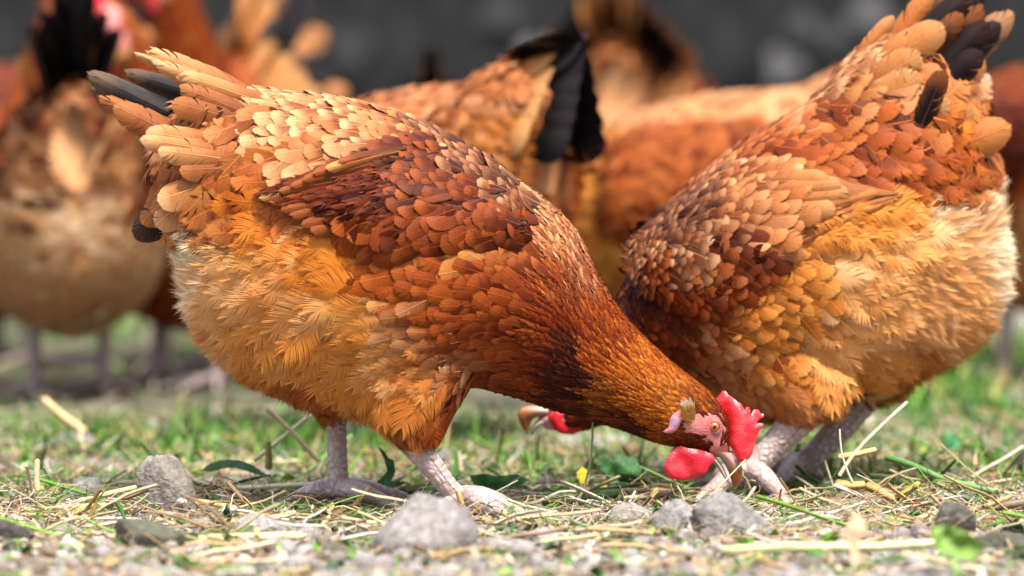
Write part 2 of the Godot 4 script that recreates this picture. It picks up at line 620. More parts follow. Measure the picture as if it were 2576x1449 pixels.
# bag: {kind + variant: [[transform, colour, size, facing]]}
func scatter(bag: Dictionary, g: Grid, coat: Coat, sd: int, keep: Variant = null, lift := 0.0, thin := 1.0) -> void:
	var r := RandomNumberGenerator.new()
	r.seed = sd
	var cand := []
	for a in g.ns:
		for b in g.nt:
			var p00 := g.at(a, b)
			var p10 := g.at(a + 1, b)
			var p01 := g.at(a, b + 1)
			var area := (p10 - p00).cross(p01 - p00).length()
			var mid := (p10 + p01) * 0.5
			var at := coat.look_up(Vector2(mid.x, mid.y))
			var c: Array = coat.ctl[coat.who[at]]
			if c[3] == "-":
				continue
			var sp: float = c[2] * LOOK[c[3]][2] * thin
			var want := area * 3.2 / (sp * sp)
			var m := int(want) + (1 if r.randf() < want - int(want) else 0)
			for k in m:
				cand.append([a + r.randf(), b + r.randf(), r.randi()])
	cand.sort_custom(func(x: Array, y: Array) -> bool: return x[2] < y[2])
	var hash_ := {}
	var cs := 0.012
	for q in cand:
		var a := int(q[0])
		var b := int(q[1])
		var fa: float = q[0] - a
		var fb: float = q[1] - b
		var p := g.at(a, b).lerp(g.at(a + 1, b), fa).lerp(g.at(a, b + 1).lerp(g.at(a + 1, b + 1), fa), fb)
		var k00 := a * (g.nt + 1) + b
		var n := g.n[k00].lerp(g.n[k00 + g.nt + 1], fa).lerp(g.n[k00 + 1].lerp(g.n[k00 + g.nt + 2], fa), fb).normalized()
		if keep != null and not keep.call(p):
			continue
		var at := coat.look_up(Vector2(p.x, p.y))
		var dir2 := Vector2.ZERO
		var size := 0.0
		var roll := r.randf()
		var pick := -1
		for j in 3:
			var c: Array = coat.ctl[coat.who[at + j]]
			var s := coat.share[at + j]
			dir2 += c[1] * s
			size += c[2] * s
			if pick < 0:
				roll -= s
				if roll <= 0.0 or j == 2:
					pick = coat.who[at + j]
		var c: Array = coat.ctl[pick]
		var kind: String = c[3]
		if kind == "-":
			continue
		size *= r.randf_range(0.82, 1.18)
		var L: Array = LOOK[kind]
		var gap: float = size * L[2] * thin
		var h := Vector3i((p / cs).floor())
		var free := true
		var span := 1 if gap < cs else int(ceil(gap / cs))
		for dx in range(-span, span + 1):
			for dy in range(-span, span + 1):
				for dz in range(-span, span + 1):
					for o in hash_.get(h + Vector3i(dx, dy, dz), []):
						if o.distance_to(p) < gap:
							free = false
							break
					if not free: break
				if not free: break
			if not free: break
		if not free:
			continue
		if not hash_.has(h):
			hash_[h] = []
		hash_[h].append(p)
		var d := Vector3(dir2.x, dir2.y, 0.0)
		d = d - n * d.dot(n)
		if d.length() < 0.05:
			d = Vector3(dir2.x, dir2.y, 0.3 * signf(p.z) + 0.01)
			d = d - n * d.dot(n)
		var stray := r.randfn(0.0, 9.0 if kind != "h" else 6.0)
		if kind in "fld":
			stray += r.randfn(0.0, 9.0) + 18.0 * lump_noise.get_noise_3d(p.x * 2200.0, p.y * 2200.0, p.z * 2200.0)
		d = d.normalized().rotated(n, deg_to_rad(stray))
		var side := d.cross(n).normalized()
		var tip := deg_to_rad(L[3] * r.randf_range(0.6, 1.5))
		var y := (d * cos(tip) + n * sin(tip)).normalized()
		var z := side.cross(y).normalized()
		if z.dot(n) < 0.0:
			z = -z
		var x := y.cross(z).normalized().rotated(y, deg_to_rad(r.randfn(0.0, 7.0)))
		z = x.cross(y)
		var ln: float = size * L[0]
		var wd: float = size * L[1] * r.randf_range(0.85, 1.15)
		var t := Transform3D(Basis(x * wd, y * ln, z * ln), p - y * ln * 0.55 + n * (lift + ln * L[4]))
		var key: String = kind + str(r.randi() % fmesh[kind].size())
		if c.size() > 5 and kind == "c":
			key = kind + c[5][r.randi() % c[5].length()]
		if not bag.has(key):
			bag[key] = []
		bag[key].append([t, shade(c[4], r), wd * ln, n.z])


const PART_NAME := {"c": "contour_plumage", "l": "loose_plumage", "f": "down_plumage", "d": "soft_plumage", "h": "hackle_plumage", "t": "crown_plumage", "k": "hair_plumage", "w": "wisp_plumage"}


# The largest feathers on the seen side become parts of their own, the rest one part for each kind.
func dress(root: Node3D, bag: Dictionary, singles: int, facing := Vector3(0, 0, 1)) -> void:
	var big := []
	for key in bag:
		if key[0] in ["c", "l", "h", "d"]:
			for e in bag[key]:
				if e[3] > 0.05:
					big.append(e[2])
	big.sort()
	var least: float = 1e9 if singles == 0 else (big[maxi(0, big.size() - singles)] if big.size() else 1e9)
	var made := 0
	for key in bag:
		var where := []
		var tint := []
		var m: ArrayMesh = fmesh[key[0]][int(key.substr(1))]
		for e in bag[key]:
			if e[2] >= least and e[3] > 0.05 and key[0] in ["c", "l", "h", "d"] and made < singles:
				made += 1
				var c: Color = e[1]
				var o := part("feather", m, plume_mat("%d_%d_%d" % [int(c.r * 40), int(c.g * 60), int(c.b * 60)] + ("hair" if key[0] == "d" else ""), c, key[0] != "d", 0.6 if key[0] == "d" else 0.56), root)
				o.transform = e[0]
			else:
				where.append(e[0])
				tint.append(e[1])
		if where.size():
			swarm(PART_NAME[key[0]], m, plume_mat("any" + ("hair" if key[0] in "fkdw" else ""), Color.WHITE, not key[0] in "fkdw", 0.7 if key[0] in "fkdw" else 0.56), root, where, tint)


# one long feather from base to tip; marks are linear colours for base, middle and rim
func quill(root: Node3D, called: String, base: Vector3, tip: Vector3, wide: float, out: Vector3, marks: Array, sd: int, fray := 0.04, curl := 0.08) -> void:
	var m := vane(sd, 0.35, 0.68, 0.12, curl, fray * 5.0, 13, marks, 0.02)
	var y := tip - base
	var n := (out - y * out.dot(y) / y.length_squared()).normalized()
	var x := y.normalized().cross(n)
	var o := part(called, m, plume_mat("own", Color.WHITE), root)
	o.transform = Transform3D(Basis(x * wide, y, n * y.length()), base - root.position)


# ---------------------------------------------------------------- hens

# how far the near half of a skin stands towards +Z, looked up by x and y
class Relief:
	var cell := 0.004
	var seen := {}

	func read(g: Grid) -> void:
		for a in range(0, g.ns):
			for b in range(0, g.nt / 2 + 1):
				for f in [0.0, 0.33, 0.66]:
					for h in [0.0, 0.5]:
						var q := g.at(a, b).lerp(g.at(a + 1, b), f).lerp(g.at(a, mini(b + 1, g.nt)).lerp(g.at(a + 1, mini(b + 1, g.nt)), f), h)
						var k := Vector2i(int(floor(q.x / cell)), int(floor(q.y / cell)))
						seen[k] = maxf(seen.get(k, -1.0), q.z)

	func z(x: float, y: float) -> float:
		var best := 0.0
		var n := 0.0
		var c := Vector2i(int(floor(x / cell)), int(floor(y / cell)))
		for ring in 5:
			for dx in range(-ring, ring + 1):
				for dy in range(-ring, ring + 1):
					var k := c + Vector2i(dx, dy)
					if seen.has(k):
						best += seen[k]
						n += 1.0
			if n > 0.0 and ring > 0:
				return best / n
		return best / maxf(n, 1.0)


func pts(root: Node3D, list: Array, dz := 0.0) -> Array:
	var out := []
	for k in range(0, list.size(), 2):
		out.append(px(list[k], list[k + 1], root.position.z) - root.position + Vector3(0, 0, dz))
	return out


func flat_pts(root: Node3D, list: Array) -> PackedVector2Array:
	var out := PackedVector2Array()
	for p in pts(root, list):
		out.append(Vector2(p.x, p.y))
	return out


func coat_of(root: Node3D, rows: Array, scale_: float) -> Coat:
	var c := Coat.new()
	for r in rows:
		var p := px(r[0], r[1], root.position.z) - root.position
		var e := [Vector2(p.x, p.y), Vector2(r[2], -r[3]).normalized(), r[4] * scale_, r[5], r[6]]
		if r.size() > 7:
			e.append(r[7])
		c.ctl.append(e)
	c.prepare()
	return c


func scaled(list: Array, s: float) -> Array:
	return list.map(func(x: float) -> float: return x * s)


# The two edges of a folded wing, shoulder first; both sides get one, lying on the body
func wing(root: Node3D, body: Relief, up: Array, low: Array, bulge: float, tone: Color) -> Array:
	var both := []
	for side in [1.0, -1.0]:
		var g := Grid.new()
		g.ns = 40
		g.nt = 16
		var mid := PackedVector3Array()
		for a in g.ns + 1:
			var u: Vector3 = cat(up, (up.size() - 1.0) * a / g.ns)
			var l: Vector3 = cat(low, (low.size() - 1.0) * a / g.ns)
			for b in g.nt + 1:
				var q := float(b) / g.nt
				var p := u.lerp(l, q)
				var f := float(a) / g.ns
				var high := bulge * pow(maxf(0.0, sin(PI * clampf(0.04 + q * 0.92, 0, 1))), 0.5) * smoothstep(0.0, 0.14, f + 0.01)
				p.z = (body.z(p.x, p.y) + high) * side
				g.p.append(p)
			mid.append((u + l) * 0.5 - Vector3(0, 0, 1.0) * side)
		g.normals(mid)
		var mb := MB.new()
		skin(mb, g, func(_p: Vector3) -> Color: return tone, false)
		part("wing", mb.mesh(), flat_mat("under_feathers", Color.WHITE, 0.9, 0.2), root)
		both.append(g)
	return both


const SCALE_CREAM := Color(0.72, 0.74, 0.765)

func leg_mat() -> StandardMaterial3D:
	var m := flat_mat("scaly_skin", Color.WHITE, 0.5, 0.4)
	if m.albedo_texture == null:
		m.albedo_texture = noise_tex(0.055, FastNoiseLite.TYPE_CELLULAR, Color(0.70, 0.60, 0.58), Color(1, 1, 1), 5, 256)
		m.heightmap_enabled = true
		m.heightmap_texture = noise_tex(0.055, FastNoiseLite.TYPE_CELLULAR, Color(0, 0, 0), Color(1, 1, 1), 5, 256)
		m.heightmap_scale = 0.16
		m.uv1_triplanar = true
		m.uv1_scale = Vector3(12, 12, 12)
	return m


# shank from the hock down to the foot, toes given as lists of points (local), claws added at their ends
func leg(root: Node3D, shank: Array, rad: Array, toes: Array, tone: Color, toe_r := 0.0062) -> void:
	var mb := MB.new()
	var col := func(p: Vector3) -> Color:
		var n := lump_noise.get_noise_3d(p.x * 900, p.y * 900, p.z * 900)
		var dirt := smoothstep(0.03, 0.0, p.y) * clampf(0.35 + n, 0.0, 0.6)
		return tone.lerp(Color(tone.r, tone.g * 0.88, tone.b * 0.88), clampf(0.3 + n, 0, 1)).lerp(Color(0.22, 0.17, 0.14), dirt)
	tube(mb, shank, rad, col, 16, 8)
	var nails := MB.new()
	for t in toes:
		var r := []
		for k in t.size():
			r.append(toe_r * (1.15 - 0.55 * k / (t.size() - 1.0)) * (1.12 if k % 2 == 1 else 1.0))
		tube(mb, t, r, col, 10, 5)
		var e: Vector3 = t[-1]
		var d: Vector3 = (e - t[-2]).normalized()
		tube(nails, [e - d * 0.003, e + d * 0.006 + Vector3(0, 0.0004, 0), e + d * 0.013 - Vector3(0, 0.003, 0)], [toe_r * 0.5, toe_r * 0.38, 0.0006], func(_p: Vector3) -> Color: return Color(0.5, 0.42, 0.36), 8, 4)
	# broad overlapping plates down the front of the shank
	var n := 13
	for k in n:
		var f := 0.06 + 0.86 * k / n
		var p: Vector3 = cat(shank, (shank.size() - 1.0) * f)
		var d: Vector3 = (cat(shank, (shank.size() - 1.0) * minf(1.0, f + 0.05)) - p).normalized()
		var r: float = cat(rad, (rad.size() - 1.0) * f)
		var side := d.cross(Vector3(0, 0, 1)).normalized()
		if side.x < 0: side = -side
		var hi: float = shank[0].distance_to(shank[-1]) / n * 0.62
		var at := mb.v.size()
		for a in 4:
			for b in 7:
				var th := lerpf(-0.5, 1.15, b / 6.0)
				var o := side * cos(th) + Vector3(0, 0, 1) * sin(th)
				var u := a / 3.0
				var c: Color = col.call(p)
				mb.vert(p + d * (u - 0.5) * 2.0 * hi * (1.0 - 0.25 * pow(absf(th - 0.35), 2.0)) + o * (r * (1.01 + 0.10 * sin(PI * minf(1.0, u * 1.15 + 0.02)))), o + d * (u - 0.5) * 0.8, c.lerp(Color(0.72, 0.66, 0.63), 0.45))
		for a in 3:
			for b in 6:
				var q := at + a * 7 + b
				mb.quad(q, q + 1, q + 8, q + 7)
	var o := part("leg", mb.mesh(), leg_mat(), root)
	if toes.size():
		part("claw", nails.mesh(), flat_mat("claw", Color.WHITE, 0.45), o)


func red_skin(key: String, rough := 0.36) -> StandardMaterial3D:
	var m := flat_mat(key, Color.WHITE, rough, 0.5)
	if not m.heightmap_enabled:
		m.heightmap_enabled = true
		m.heightmap_texture = noise_tex(0.06, FastNoiseLite.TYPE_CELLULAR, Color(1, 1, 1), Color(0.2, 0.2, 0.2), 9, 256)
		m.heightmap_scale = 0.04
		m.uv1_triplanar = true
		m.uv1_scale = Vector3(26, 26, 26)
		m.subsurf_scatter_enabled = true
		m.subsurf_scatter_strength = 0.1
	return m


func eye(root: Node3D, at: Vector3, r: float, side: float) -> void:
	var mb := MB.new()
	for a in 25:
		var th := PI * 0.62 * a / 24.0
		for b in 25:
			var ph := TAU * b / 24.0
			var d := Vector3(sin(th) * cos(ph), sin(th) * sin(ph), cos(th) * side)
			var c := Color(0.36, 0.055, 0.006)
			var streak := 0.5 + 0.5 * lump_noise.get_noise_2d(ph * 40.0, th * 10.0)
			c = c.lerp(Color(0.56, 0.13, 0.015), streak)
			if th < 0.36: c = Color(0.004, 0.004, 0.004)
			elif th > 0.98: c = Color(0.02, 0.01, 0.01)
			mb.vert(d * r, d, c)
	for a in 24:
		for b in 24:
			var k := a * 25 + b
			mb.quad(k, k + 1, k + 26, k + 25)
	var m := flat_mat("eye_ball", Color.WHITE, 0.12, 0.6)
	m.clearcoat_enabled = true
	m.clearcoat = 1.0
	m.clearcoat_roughness = 0.03
	var o := part("eye", mb.mesh(), m, root)
	o.position = at
	var lid := MB.new()
	var ring := []
	for ro in [[1.02, 0.17, 0.66], [1.26, 0.17, 0.50]]:
		var loop := []
		var rr := []
		for k in 21:
			var ph := TAU * k / 20.0 + 0.3
			loop.append(Vector3(cos(ph) * r * ro[0] * 1.06, sin(ph) * r * ro[0] * 0.98, side * r * ro[2] * 0.62))
			rr.append(r * ro[1])
		tube(lid, loop, rr, func(_p: Vector3) -> Color: return Color(0.34, 0.115, 0.12), 8, 2)
	part("eyelid", lid.mesh(), red_skin("face_skin", 0.5), root).position = at


# upper and lower bill from lists of stations in the plane of the drawing
func bill(root: Node3D, ut: Array, ub: Array, uw: Array, lt: Array, lb: Array, lw: Array, base_c: Color, horn: Color, pale: Color) -> void:
	var from: Vector3 = ut[0]
	var to: Vector3 = ut[-1]
	var span := from.distance_to(to)
	var mb := MB.new()
	skin(mb, loft(ut, ub, uw, 28, 20, [], 0.8), func(p: Vector3) -> Color:
		var f := clampf((p - from).dot(to - from) / (span * span), 0.0, 1.0)
		var culmen := clampf(((p - ub[1]).length() - (p - ut[1]).length()) / span + 0.35, 0.0, 1.0)
		var n := lump_noise.get_noise_3d(p.x * 3000, p.y * 900, p.z * 3000) * 0.12
		return base_c.lerp(horn, clampf(smoothstep(0.25, 0.65, f * 0.8 + culmen * 0.35) + n, 0, 1)).lerp(pale, smoothstep(0.86, 1.0, f) * 0.5))
	var m := flat_mat("horn", Color.WHITE, 0.33, 0.5)
	var o := part("beak", mb.mesh(), m, root)
	var low := MB.new()
	skin(low, loft(lt, lb, lw, 20, 16, [], 0.8), func(p: Vector3) -> Color:
		return pale.lerp(Color(0.52, 0.44, 0.40), clampf(0.5 + lump_noise.get_noise_3d(p.x * 2000, p.y * 800, p.z * 2000), 0, 1)))
	part("lower_beak", low.mesh(), m, o)


# ------------------------------------------------ the pecking hen in front

func front_hen() -> void:
	var root := thing("hen", "brown hen in front, neck stretched down to peck beside the rocks", "hen", Vector3(px(960, 0).x, 0, 0))
	var tops := pts(root, [405, 400, 455, 285, 540, 236, 640, 226, 760, 240, 890, 258, 1020, 293, 1150, 356, 1275, 440, 1375, 512, 1450, 590, 1500, 690, 1572, 800, 1672, 898, 1770, 974, 1804, 1010, 1829, 1046, 1838, 1080, 1836, 1112, 1836, 1139])
	var bots := pts(root, [450, 560, 462, 720, 505, 850, 610, 950, 740, 1003, 860, 1023, 960, 1050, 1060, 1050, 1130, 990, 1195, 970, 1285, 992, 1380, 1024, 1470, 1050, 1560, 1078, 1645, 1110, 1682, 1120, 1715, 1125, 1745, 1134, 1775, 1142, 1800, 1150])
	var wid := [40.0, 120.0, 190.0, 232.0, 262.0, 276.0, 278.0, 270.0, 248.0, 222.0, 190.0, 158.0, 122.0, 94.0, 76.0, 68.0, 62.0, 52.0, 40.0, 22.0]
	var g := loft(tops, bots, scaled(wid, K), 190, 72)
	var face := pts(root, [1782, 1088])[0] as Vector3
	var loin := pts(root, [1000, 560])[0] as Vector3
	var mb := MB.new()
	var col := func(p: Vector3) -> Color:
		var n := lump_noise.get_noise_3d(p.x * 2600, p.y * 2600, p.z * 2600)
		var pink := Color(0.36, 0.075, 0.07).lerp(Color(0.54, 0.20, 0.19), clampf(0.5 + n * 1.6, 0, 1))
		var d := Vector2((p.x - face.x) / 0.027, (p.y - face.y) / 0.024).length()
		var down := smoothstep(0.0, 0.05, loin.x - p.x) * smoothstep(0.01, 0.05, loin.y - p.y)
		return Color(0.24, 0.07, 0.014).lerp(Color(0.46, 0.22, 0.06), down).lerp(pink, smoothstep(1.12, 0.9, d + n * 0.12))
	skin(mb, g, col)
	# thigh on the near side and the far one
	var th1 := loft(pts(root, [930, 760, 890, 880, 905, 990, 950, 1055, 985, 1095, 1012, 1122], 0.0), pts(root, [1190, 800, 1200, 900, 1165, 990, 1125, 1045, 1098, 1090, 1085, 1116], 0.0), scaled([110.0, 125.0, 105.0, 78.0, 58.0, 42.0], K), 30, 32, [0.026, 0.030, 0.034, 0.038, 0.040, 0.040])
	skin(mb, th1, col)
	var th2 := loft(pts(root, [720, 760, 735, 880, 765, 970, 800, 1030]), pts(root, [950, 760, 940, 880, 915, 970, 888, 1030]), scaled([110.0, 105.0, 80.0, 42.0], K), 24, 24, [-0.03, -0.032, -0.034, -0.034])
	skin(mb, th2, col)
	var under := red_skin("hen_body", 0.7)
	part("body", mb.mesh(), under, root)
	var relief := Relief.new()
	relief.read(g)
	var rows := [
		[620, 225, -1, -.02, 66, "c", "LWO", "1103"], [740, 250, -1, .12, 66, "c", "WLP", "1113"], [880, 285, -1, .12, 66, "c", "WPL", "1110"], [985, 300, -1, .0, 60, "c", "LOP", "011"], [1090, 335, -1, -.3, 50, "c", "RDP", "1"],
		[1170, 375, -1, -.6, 56, "c", "DRP", "1"], [690, 330, -1, .22, 76, "c", "LPW", "1103"], [850, 360, -1, .25, 72, "c", "LPO", "1102"], [980, 340, -1, .1, 62, "c", "LOP", "01"], [600, 300, -1, .25, 84, "c", "LOW", "1023"],
		[500, 300, -1, .25, 110, "l", "LOW"], [440, 330, -1, .35, 120, "l", "LOW"], [520, 390, -.9, .5, 115, "l", "LOT"], [560, 480, -.85, .55, 115, "l", "OLT"], [470, 520, -.8, .6, 125, "l", "OTL"], [660, 450, -.85, .5, 92, "c", "OLO", "023"],
		[780, 440, -.95, .4, 82, "c", "OLP", "012"], [760, 510, -.75, .65, 84, "c", "OL", "023"], [640, 540, -.85, .5, 95, "l", "OTE"], [560, 590, -.9, .35, 95, "l", "OT"], [700, 590, -1, .25, 90, "d", "OGE"], [450, 450, -.8, .6, 120, "l", "OLT"],
		[480, 640, -1, -.25, 100, "f", "CCC"], [455, 730, -1, .0, 106, "f", "CCP"], [450, 800, -1, .3, 96, "f", "PCC"], [540, 680, -1, .1, 100, "f", "PCY"], [620, 660, -1, .15, 105, "f", "YTP"], [620, 740, -1, .3, 100, "d", "YPT"],
		[740, 660, -1, .2, 100, "d", "YGPG"], [820, 690, -1, .15, 96, "d", "GEG"], [720, 730, -.95, .35, 110, "d", "GYPG"], [820, 780, -.85, .5, 110, "d", "YGP"], [560, 820, -.9, .5, 92, "f", "PTY"], [500, 830, -.9, .5, 80, "f", "PT"], [660, 830, -.7, .7, 100, "d", "GTY"],
		[560, 920, -.7, .7, 76, "f", "TP"], [660, 930, -.5, .85, 80, "f", "TG"], [720, 980, -.3, 1, 78, "f", "TR"], [800, 900, -.55, .8, 105, "d", "TGY"], [830, 990, -.1, 1, 88, "d", "TOR"], [740, 860, -.6, .8, 105, "d", "GYT"], [900, 830, -.75, .6, 84, "d", "GYG"],
		[900, 940, -.45, .85, 96, "d", "GTY"], [950, 1010, -.2, 1, 96, "f", "GT"], [1040, 1000, -.3, .95, 88, "d", "GTO"], [1050, 1070, .0, 1, 80, "f", "LTO"], [1010, 1100, .2, 1, 60, "k", "OR"], [1090, 1060, .1, 1, 84, "d", "RO"], [1110, 1100, -.05, 1, 60, "k", "RO"],
		[960, 690, -1, .1, 66, "c", "ORE", "003"], [1010, 640, -1, .0, 66, "c", "OL", "003"], [1090, 620, -1, -.2, 76, "c", "LOY", "000"], [1200, 610, -1, -.3, 76, "c", "LOY", "0003"], [1290, 640, -.9, -.4, 64, "c", "LOR", "001"],
		[1000, 730, -1, .1, 70, "c", "ORO", "0023"], [1110, 700, -1, -.05, 72, "c", "OR", "0033"], [1210, 710, -1, -.15, 70, "c", "ORO", "01"], [1290, 760, -.95, -.3, 62, "c", "ROR", "01"], [1040, 800, -1, .1, 72, "c", "ORP", "03"], [1150, 810, -1, .0, 66, "c", "RO", "033"],
		[945, 790, -1, .1, 66, "c", "YLW", "23"], [910, 850, -1, .2, 66, "c", "PYL", "23"], [1010, 860, -1, .1, 68, "c", "LPO", "23"], [1090, 880, -1, .15, 64, "c", "LOW", "03"], [970, 920, -1, .35, 70, "d", "YPG"], [1060, 940, -.95, .4, 66, "d", "LOY"],
		[1240, 860, -1, -.1, 60, "c", "RO", "01"], [1150, 900, -1, .05, 66, "c", "OWR", "03"], [1150, 970, -.85, .4, 60, "c", "OWR", "03"], [1230, 950, -1, .0, 54, "c", "RO", "01"], [1100, 1000, -.6, .7, 66, "l", "ORW"],
		[1240, 470, -.9, -.62, 62, "h", "PWL"], [1310, 500, -.8, -.65, 64, "h", "CPL"], [1330, 570, -.85, -.55, 60, "h", "PLO"], [1390, 560, -.75, -.7, 62, "h", "PWL"], [1440, 640, -.62, -.78, 62, "h", "PWR"], [1350, 650, -.8, -.55, 60, "c", "LOS", "1"],
		[1400, 700, -.7, -.7, 58, "h", "LOS"], [1470, 720, -.55, -.82, 60, "h", "WRS"], [1350, 760, -.8, -.5, 54, "h", "ORS"], [1430, 800, -.65, -.72, 54, "h", "SSR"], [1500, 790, -.6, -.8, 54, "h", "RES"], [1350, 860, -.9, -.35, 50, "h", "RSO"],
		[1420, 880, -.75, -.6, 46, "h", "SDDB"], [1330, 960, -1, -.15, 48, "h", "RO"], [1420, 960, -.9, -.35, 44, "h", "DBBS"], [1540, 850, -.7, -.72, 46, "h", "ESR"], [1500, 900, -.75, -.6, 42, "h", "EOS"], [1590, 900, -.75, -.68, 42, "h", "EENR"],
		[1500, 980, -.9, -.4, 38, "h", "ENDB"], [1570, 980, -.85, -.5, 36, "h", "ENED"], [1640, 950, -.8, -.6, 34, "h", "ENE"], [1440, 1030, -1, -.25, 42, "h", "DBR"], [1540, 1050, -1, -.3, 36, "h", "DREB"], [1620, 1040, -.95, -.4, 30, "h", "ENO"],
		[1600, 1080, -1, -.25, 32, "h", "DRB"], [1680, 990, -.85, -.55, 28, "t", "END"], [1660, 1090, -1, -.2, 26, "t", "REO"], [1740, 980, -.85, -.55, 26, "t", "EOD"], [1700, 1040, -.95, -.3, 24, "t", "ENO"], [1790, 1000, -.8, -.6, 22, "t", "RED"], [1830, 1040, -.6, -.8, 20, "t", "SRD"],
		[1833, 1085, -.4, -.9, 20, "t", "SRD"], [1690, 1100, -1, -.1, 22, "t", "RO"], [1735, 1118, -1, -.1, 20, "t", "SR"], [1705, 1060, -1, -.2, 20, "t", "EO"],
		[1760, 1050, 1, 0, 16, "-", "R"], [1790, 1070, 1, 0, 16, "-", "R"], [1775, 1098, 1, 0, 16, "-", "R"], [1808, 1105, 1, 0, 16, "-", "R"], [1790, 1130, 1, 0, 16, "-", "R"], [1830, 1130, 1, 0, 16, "-", "R"], [1748, 1076, 1, 0, 16, "-", "R"], [1755, 1122, -1, -.3, 16, "t", "SR"], [1812, 1072, 1, 0, 16, "-", "R"], [1765, 1062, 1, 0, 16, "-", "R"], [1780, 1050, 1, 0, 16, "-", "R"], [1800, 1088, 1, 0, 16, "-", "R"], [1785, 1092, 1, 0, 16, "-", "R"], [1820, 1120, 1, 0, 16, "-", "R"], [1800, 1120, 1, 0, 16, "-", "R"], [1730, 1066, 1, 0, 16, "-", "R"], [1800, 1052, 1, 0, 16, "-", "R"], [1745, 1104, -1, -.2, 18, "t", "RSD"], [1770, 1116, -1, -.35, 16, "t", "SRD"], [1822, 1056, -.5, -.8, 20, "t", "SDR"], [1826, 1100, -.3, -.9, 18, "t", "SDR"], [1800, 1030, -.8, -.5, 20, "t", "RSD"], [1770, 1020, -.9, -.4, 22, "t", "ERD"]]
	var coat := coat_of(root, rows, K)
	var bag := {}
	scatter(bag, g, coat, 7)
	scatter(bag, g, wispy(coat, 0.55), 17)
	scatter(bag, th1, wispy(coat, 0.55), 18)
	scatter(bag, th1, coat, 8, func(p: Vector3) -> bool: return p.z > relief.z(p.x, p.y) - 0.002)
	scatter(bag, th2, coat, 9, func(p: Vector3) -> bool: return p.z < -0.02)
	# wings
	var ups := pts(root, [1318, 500, 1265, 430, 1185, 378, 1085, 352, 965, 372, 860, 412, 775, 448, 705, 478])
	var lows := pts(root, [1322, 590, 1290, 606, 1215, 596, 1110, 610, 1000, 628, 900, 610, 800, 545, 712, 500])
	var wings := wing(root, relief, ups, lows, 0.010, Color(0.14, 0.05, 0.02))
	var wrows := [
		[1280, 500, -.9, -.35, 46, "c", "DRP", "11"], [1170, 420, -1, -.1, 48, "c", "DPR", "11"], [1060, 390, -1, .05, 56, "c", "DRO", "1"], [1270, 560, -.95, -.1, 50, "c", "DRO", "01"], [1160, 480, -1, .1, 54, "c", "DOR", "11"],
		[1050, 460, -1, .2, 58, "c", "DRO", "11"], [960, 420, -1, .3, 70, "h", "DDR"], [1180, 560, -1, .2, 60, "c", "ROD", "001"], [1070, 540, -.97, .3, 70, "c", "ORD", "001"], [960, 510, -.9, .45, 70, "h", "DRD"], [840, 470, -.95, .4, 90, "h", "DDR"],
		[1000, 590, -.9, .5, 82, "c", "ROD", "02"], [920, 580, -.8, .65, 88, "c", "ROO", "02"], [780, 490, -1, .25, 80, "h", "DR"], [900, 490, -1, .25, 80, "h", "DR"], [890, 430, -1, .25, 60, "h", "DR"], [1110, 600, -1, .25, 60, "c", "RDO", "1"]]
	var wcoat := coat_of(root, wrows, K)
	scatter(bag, wings[0], wcoat, 10, null, 0.002)
	scatter(bag, wings[0], wispy(wcoat, 0.8), 19, null, 0.002)
	scatter(bag, wings[1], wcoat, 11, null, 0.002)
	dress(root, bag, 260)
	# flight feathers whose tips show past the coverts
	var dark := [Color(0.080, 0.020, 0.007), Color(0.128, 0.031, 0.009), Color(0.272, 0.075, 0.020)]
	var light := [Color(0.128, 0.034, 0.012), Color(0.320, 0.095, 0.023), Color(0.560, 0.258, 0.093)]
	var fl := [[1000, 520, 800, 572, 54, dark], [1000, 505, 778, 553, 54, dark], [1000, 490, 752, 535, 54, dark], [1000, 475, 726, 518, 52, dark], [990, 458, 698, 503, 48, dark], [980, 440, 672, 490, 42, light], [990, 430, 722, 476, 42, dark], [990, 416, 752, 462, 42, dark], [995, 402, 780, 446, 42, dark], [1000, 390, 806, 432, 40, dark], [1010, 380, 836, 418, 34, light], [1030, 372, 866, 404, 34, dark]]
	for k in fl.size():
		var f: Array = fl[k]
		for s in [1.0, -1.0]:
			var a := px(f[0], f[1]) - root.position
			var b := px(f[2], f[3]) - root.position
			a.z = (relief.z(a.x, a.y) + 0.010 + 0.0002 * k) * s
			b.z = (relief.z(b.x, b.y) + 0.015 + 0.0008 * k) * s
			quill(root, "wing_feather", a + root.position, b + root.position, f[4] * K, Vector3(0, 0.2, s), f[5], 100 + k, 0.03, 0.03)
	# tail: base, tip, width, depth of the tip, colours
	var black := [Color(.010, .008, .008), Color(.011, .010, .011), Color(.03, .022, .02)]
	var grey := [Color(.012, .011, .013), Color(.028, .027, .031), Color(.14, .085, .055)]
	var buff := [Color(.30, .09, .025), Color(.46, .19, .062), Color(.60, .32, .15)]
	var brown := [Color(0.192, 0.054, 0.017), Color(0.288, 0.088, 0.029), Color(0.368, 0.136, 0.046)]
